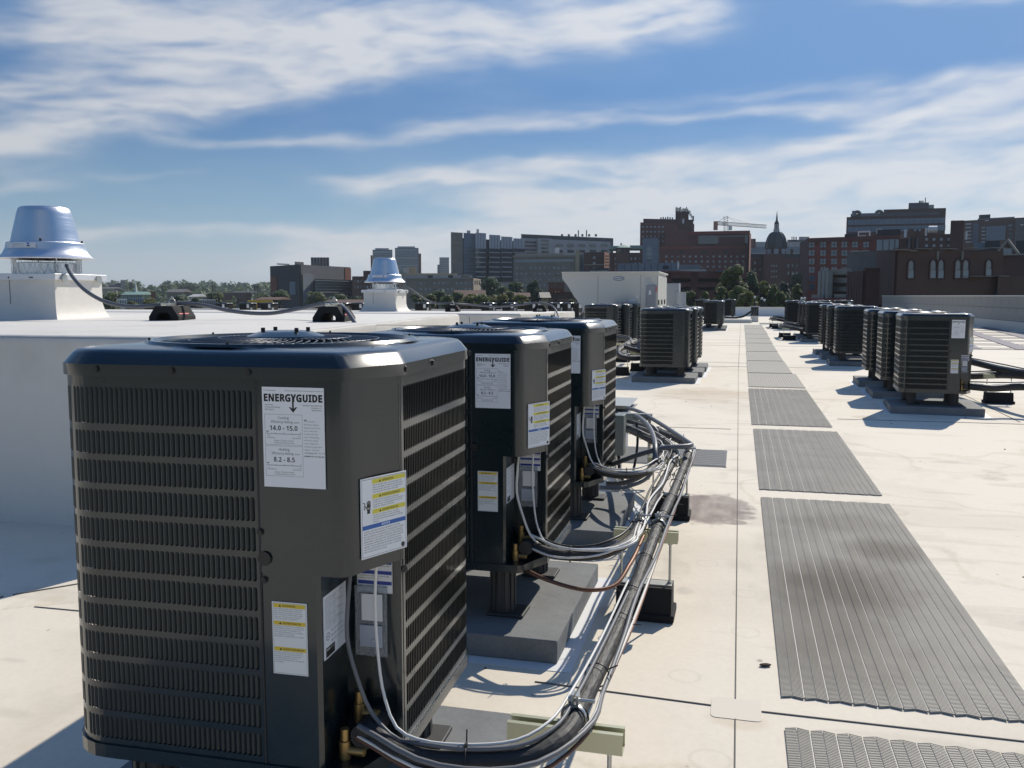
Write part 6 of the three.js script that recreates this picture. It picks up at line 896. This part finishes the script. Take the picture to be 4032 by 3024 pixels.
function tree(px, pyT, pyB, wpx, D, mat, label, group, n = 1500) { wpx *= 1.2; n = Math.round(n * 0.8);
  const top = at(px, pyT, D), foot = at(px, 1165, D), gy = Math.max(-14, groundY(foot.x, foot.z)), w = wpx * D / FOC, bot = at(px, pyB, D).y, h = top.y - bot; treeN++;
  const t = thing('tree', label, 'tree', [foot.x, gy, foot.z], treeN * 1.3, group); const r = rng(treeN * 13 + 5), tr = [], th = bot - gy + h * 0.5;
  { const g = new THREE.CylinderGeometry(0.018 * th + 0.08, 0.035 * th + 0.15, th, 7); g.translate(0, th / 2, 0); tr.push(g); } for (let i = 0; i < 5; i++) { const a = r() * 6.283, y = bot - gy + h * (0.1 + 0.35 * r()); tr.push(rod(V(0, Math.max(0.5, y - h * 0.1), 0), V(Math.cos(a) * w * 0.3, y + h * 0.22, Math.sin(a) * w * 0.3), 0.012 * th + 0.03, 5)); }
  part('trunk', tr, bark, t); const c = part('crown', crownGeo(w, h, w, n, Math.max(0.16, Math.min(0.7, 1.7 * D / FOC * 3.2)), treeN * 7 + 1), leafMats[mat], t); c.position.y = bot - gy; return t;
}
const TL = 'trees beyond the roof on the right of the air handler';
tree(2885, 1040, 1190, 122, 95, 0, 'tall broad olive green tree standing before the domed building', TL, 6000);
tree(2960, 1070, 1190, 70, 118, 2, 'dark green tree between the tall olive tree and the dome', TL, 2200);
tree(2715, 1143, 1210, 66, 80, 0, 'small rounded olive tree beside the grey electrical cabinet', TL, 1800);
tree(2775, 1150, 1212, 50, 84, 1, 'little bright green tree at the foot of the tall olive tree', TL, 1500);
tree(2840, 1120, 1210, 80, 88, 0, 'lower olive tree filling in beneath the tall one', TL, 2000);
tree(3010, 1110, 1215, 70, 90, 3, 'yellow green tree below the dome', TL, 2200); tree(3040, 1125, 1215, 60, 86, 1, 'light green bushy tree beside the globe lamps', TL, 1800);
tree(3090, 1110, 1200, 70, 110, 4, 'very dark tree beside the red brick block', TL, 2000); tree(3130, 1070, 1150, 60, 190, 2, 'deep green tree against the red brick side wall', TL, 1500); tree(3138, 1120, 1195, 50, 105, 1, 'lighter green tree before the red brick block', TL, 1400);
tree(2680, 1165, 1212, 60, 82, 2, 'dark small tree right beside the electrical cabinet', TL, 1500); tree(2905, 1130, 1212, 80, 84, 1, 'light green tree under the right side of the tall olive one', TL, 2000); tree(3075, 1150, 1215, 60, 80, 0, 'olive bush right of the globe lamps', TL, 1500);
tree(2940, 1150, 1215, 90, 78, 3, 'yellowish shrub-like tree behind the low white parapet', TL, 2000);
const TM = 'trees before the beige and glass buildings';
for (const [px, t, b, w, D, m, l] of [[1935, 1095, 1160, 110, 200, 4, 'dark rounded tree at the foot of the folded tower'], [2030, 1112, 1165, 76, 190, 2, 'dark tree before the beige office block'], [2100, 1106, 1180, 62, 170, 4, 'near black tree before the small orange brick house'], [2120, 1140, 1185, 46, 160, 2, 'lower dark tree beside the pale gable'], [1720, 1142, 1200, 84, 170, 2, 'round dark tree before the long tan building'], [1640, 1150, 1195, 60, 190, 0, 'small olive tree beside the farther fan conduit'], [1850, 1155, 1205, 90, 130, 3, 'yellow green tree before the brown roofs'], [1960, 1155, 1210, 110, 125, 3, 'broad yellow green tree before the brown roofs'], [2050, 1160, 1210, 90, 120, 3, 'bright yellow green tree beside the pale gable'], [1800, 1145, 1200, 60, 150, 2, 'dark tree between the yellow ones'], [2250, 1180, 1215, 40, 110, 0, 'small olive tree beside the slanted air intake'], [1985, 1130, 1175, 60, 180, 0, 'olive tree rising behind the yellow trees']]) tree(px, t, b, w, D, m, l, TM, 1500);
for (const [px, t, b, w, D, m, l] of [[1560, 1150, 1205, 80, 175, 2, 'dark tree right behind the farther fan curb'], [1690, 1160, 1210, 70, 140, 0, 'olive tree before the round dark one'], [1760, 1165, 1212, 70, 135, 1, 'light green tree left of the brown roofs'], [1900, 1160, 1212, 80, 118, 1, 'light green tree between the yellow green ones'], [2010, 1150, 1205, 70, 135, 0, 'olive tree before the dark roofed house'], [2180, 1150, 1205, 70, 140, 2, 'dark tree before the orange brick storey']]) tree(px, t, b, w, D, m, l, TM, 1600);
const TF = 'trees before the dark laboratory block';
for (const [px, t, b, w, D, m, l] of [[1100, 1142, 1190, 96, 220, 2, 'wide dark tree before the charcoal block'], [1040, 1155, 1195, 80, 210, 0, 'olive tree left of the charcoal block'], [1245, 1150, 1205, 100, 200, 0, 'olive tree before the glazed wing'], [1330, 1158, 1205, 100, 190, 2, 'dark tree before the glazed wing'], [1400, 1165, 1205, 60, 180, 4, 'near black tree left of the farther curb'], [845, 1152, 1200, 84, 190, 0, 'olive tree before the far houses'], [900, 1185, 1218, 60, 120, 2, 'dark low tree beside the heat pump row'], [430, 1150, 1222, 90, 150, 0, 'olive tree beside the larger fan curb'], [590, 1175, 1222, 70, 140, 3, 'yellowish tree behind the larger conduit'], [520, 1185, 1222, 60, 140, 0, 'small olive tree behind the drooping conduit'], [700, 1165, 1215, 60, 160, 2, 'dark tree behind the first rubber block'], [770, 1170, 1215, 50, 160, 4, 'near black tree right of the first rubber block'], [-20, 1120, 1240, 70, 60, 2, 'dark tree left of the larger fan curb']]) tree(px, t, b, w, D, m, l, TF, 1500);
// the wooded ridge far off reads as one mass
{ const r = rng(303), list = []; for (let i = 0; i < 150; i++) { const px = 380 + r() * 720, D = 420 + r() * 620, p = at(px, 1165, D), w = 14 + 14 * r(), h = 8 + 7 * r(), y = groundY(p.x, p.z) - 1; const g = crownGeo(w, h, w, 170, 1.7, 900 + i); g.rotateY(r() * 6); g.translate(p.x, y, p.z); list.push(fix(g)); } const m = part('far_woods', mergeGeometries(list), leafMats[2]); m.userData = { kind: 'stuff', label: 'far wooded ridge of dark trees among the houses', category: 'trees' };
  for (const [px, t, b, w, D, mt, l] of [[740, 1112, 1150, 110, 620, 4, 'broad dark tree clump on the skyline ridge'], [660, 1122, 1155, 70, 600, 2, 'dark tree on the ridge beside the grey church'], [520, 1112, 1140, 24, 640, 4, 'single dark conifer-like tree beside the church tower']]) tree(px, t, b, w, D, mt, l, 'trees on the far ridge', 1300); }
// far houses between the woods
{ const house = (label, x0, x1, yt, D, mat, roof, yr) => { const b = bld('far_house', label), f = face(x0, D, x1, D), m = mass(f, b, 'wall', x0, x1, yt, 10, mat, -20); if (roof) { const p = f.hit(x0, yt), q = f.hit(x1, yt), t = f.hit(x0, yr), w = f.u(q) - f.u(p), s = new THREE.Shape([[-5.6, 0], [5.6, 0], [0, t.y - p.y]].map(v => new THREE.Vector2(...v))), g = new THREE.ExtrudeGeometry(s, { depth: w + 0.8, bevelEnabled: false }); g.translate(0, 0, -w / 2 - 0.4); g.rotateY(PI / 2); const rm = part('roof', g, roof, b); const c = p.clone().add(q).multiplyScalar(0.5).addScaledVector(f.n, -5); rm.position.copy(c); rm.rotation.y = f.ry; } grid(f, b, 'window', x0 + 2, x1 - 2, yt + 3, yt + 3 + (x1 - x0) * 0.4, Math.max(2, Math.round((x1 - x0) / 9)), 1, 0.4, 0.8, B.glass, 0.1); return [b, f]; };
  { const [b, f] = house('far dark church with a square stone tower on the skyline', 428, 478, 1124, 640, B.slate, B.slate, 1114); mass(f, b, 'tower', 474, 491, 1103, 8, B.conc, -20, -1); }
  { const [b, f] = house('grey stone church with steep slate gable roof among the far trees', 656, 716, 1150, 330, B.conc, B.midgrey, 1138); }
  house('low house with long green roof and a thin white spire behind', 480, 560, 1160, 340, B.copperGreen, B.copperGreen, 1148); house('orange brick end wall among the far trees', 594, 612, 1148, 300, B.rust, null); house('white low flat roofed house below the grey church', 745, 772, 1168, 260, B.white, B.pale, 1158); house('brown brick row house on the far slope', 915, 990, 1152, 430, B.brickBrown, B.slate, 1146); house('red brick terrace on the far slope', 860, 915, 1152, 400, B.brick, null); house('pale blue flat roofed house behind the olive tree', 505, 570, 1174, 230, B.blueMetal, null); house('white low flat house behind the larger conduit', 460, 500, 1178, 210, B.white, null); house('low white roofed store behind the rubber block', 780, 850, 1180, 180, B.pale, null); house('pale grey store beyond the dark low tree', 680, 760, 1185, 170, B.greyMetal, null); house('long low tan house on the ridge', 395, 450, 1136, 520, B.cream, B.midgrey, 1130);
  house('brown shingled low roof house behind the yellow trees', 1790, 1900, 1172, 160, B.brickBrown, B.brickBrown, 1142); house('dark roofed house behind the yellow trees', 1990, 2080, 1168, 150, B.brickDark, B.brickDark, 1152); house('tan gabled dormer house beside the yellow green tree', 2138, 2158, 1172, 120, B.cream, B.beige, 1150); house('low dark brick house beside the slanted air intake', 2155, 2290, 1150, 130, B.brickDark, null); house('orange brick upper storey with white windows', 2160, 2222, 1112, 150, B.rust, null); house('brown house behind the heat pump row', 1280, 1440, 1192, 150, B.brickBrown, B.brickBrown, 1180); house('brown brick house before the charcoal block', 1010, 1090, 1180, 170, B.brickBrown, B.brickBrown, 1170);
  { const t = thing('church_spire', 'thin white far church spire among the trees', 'spire'); const p = at(535, 1148, 345); part('spire', cyl(0.05, 0.7, 6, p.x, p.y + 1.5, p.z, 8), B.white, t); }
  for (const [px, D] of [[838, 500], [848, 500], [1004, 480], [1015, 480]]) { const p = at(px, 1120, D), q = at(px, 1165, D); single('utility_pole', mg([cyl(0.25, 0.3, p.y + 18, q.x, (p.y - 18) / 2, q.z, 6), box(3, 0.3, 0.3, q.x, p.y - 1.2, q.z)]), bark, 'dark wooden utility pole standing above the far trees', 'utility pole', 'utility poles on the far slope'); }
  const g = thing('gas_pipe', 'yellow gas pipe frame above the long row of heat pumps', 'gas pipe'); const a = at(975, 1187, 46.5), b2 = at(1072, 1187, 46.5), c = at(1008, 1187, 46.5); part('header', rod(a, b2, 0.05), M.yellow, g); for (const p of [c, b2]) part('riser', rod(V(p.x, 0, p.z), p, 0.04), M.yellow, g);
}
// globe street lamps among the trees
for (const [px, py] of [[2972, 1170], [3000, 1176], [3010, 1182], [3156, 1176], [3168, 1175]]) { const p = at(px, py, 68), t = thing('street_lamp', 'street lamp with a small white globe showing above the far parapet', 'street lamp', [p.x, -14, p.z], 0, 'globe street lamps'); part('post', cyl(0.06, 0.09, p.y + 13.8, 0, (p.y + 13.8) / 2, 0, 8), B.slate, t); const s = new THREE.SphereGeometry(0.1, 12, 10); s.translate(0, p.y + 14, 0); part('globe', s, B.white, t); }
scene.fog = new THREE.FogExp2(new THREE.Color(0.62, 0.70, 0.78), 0.0002);
renderer.render(scene, camera);
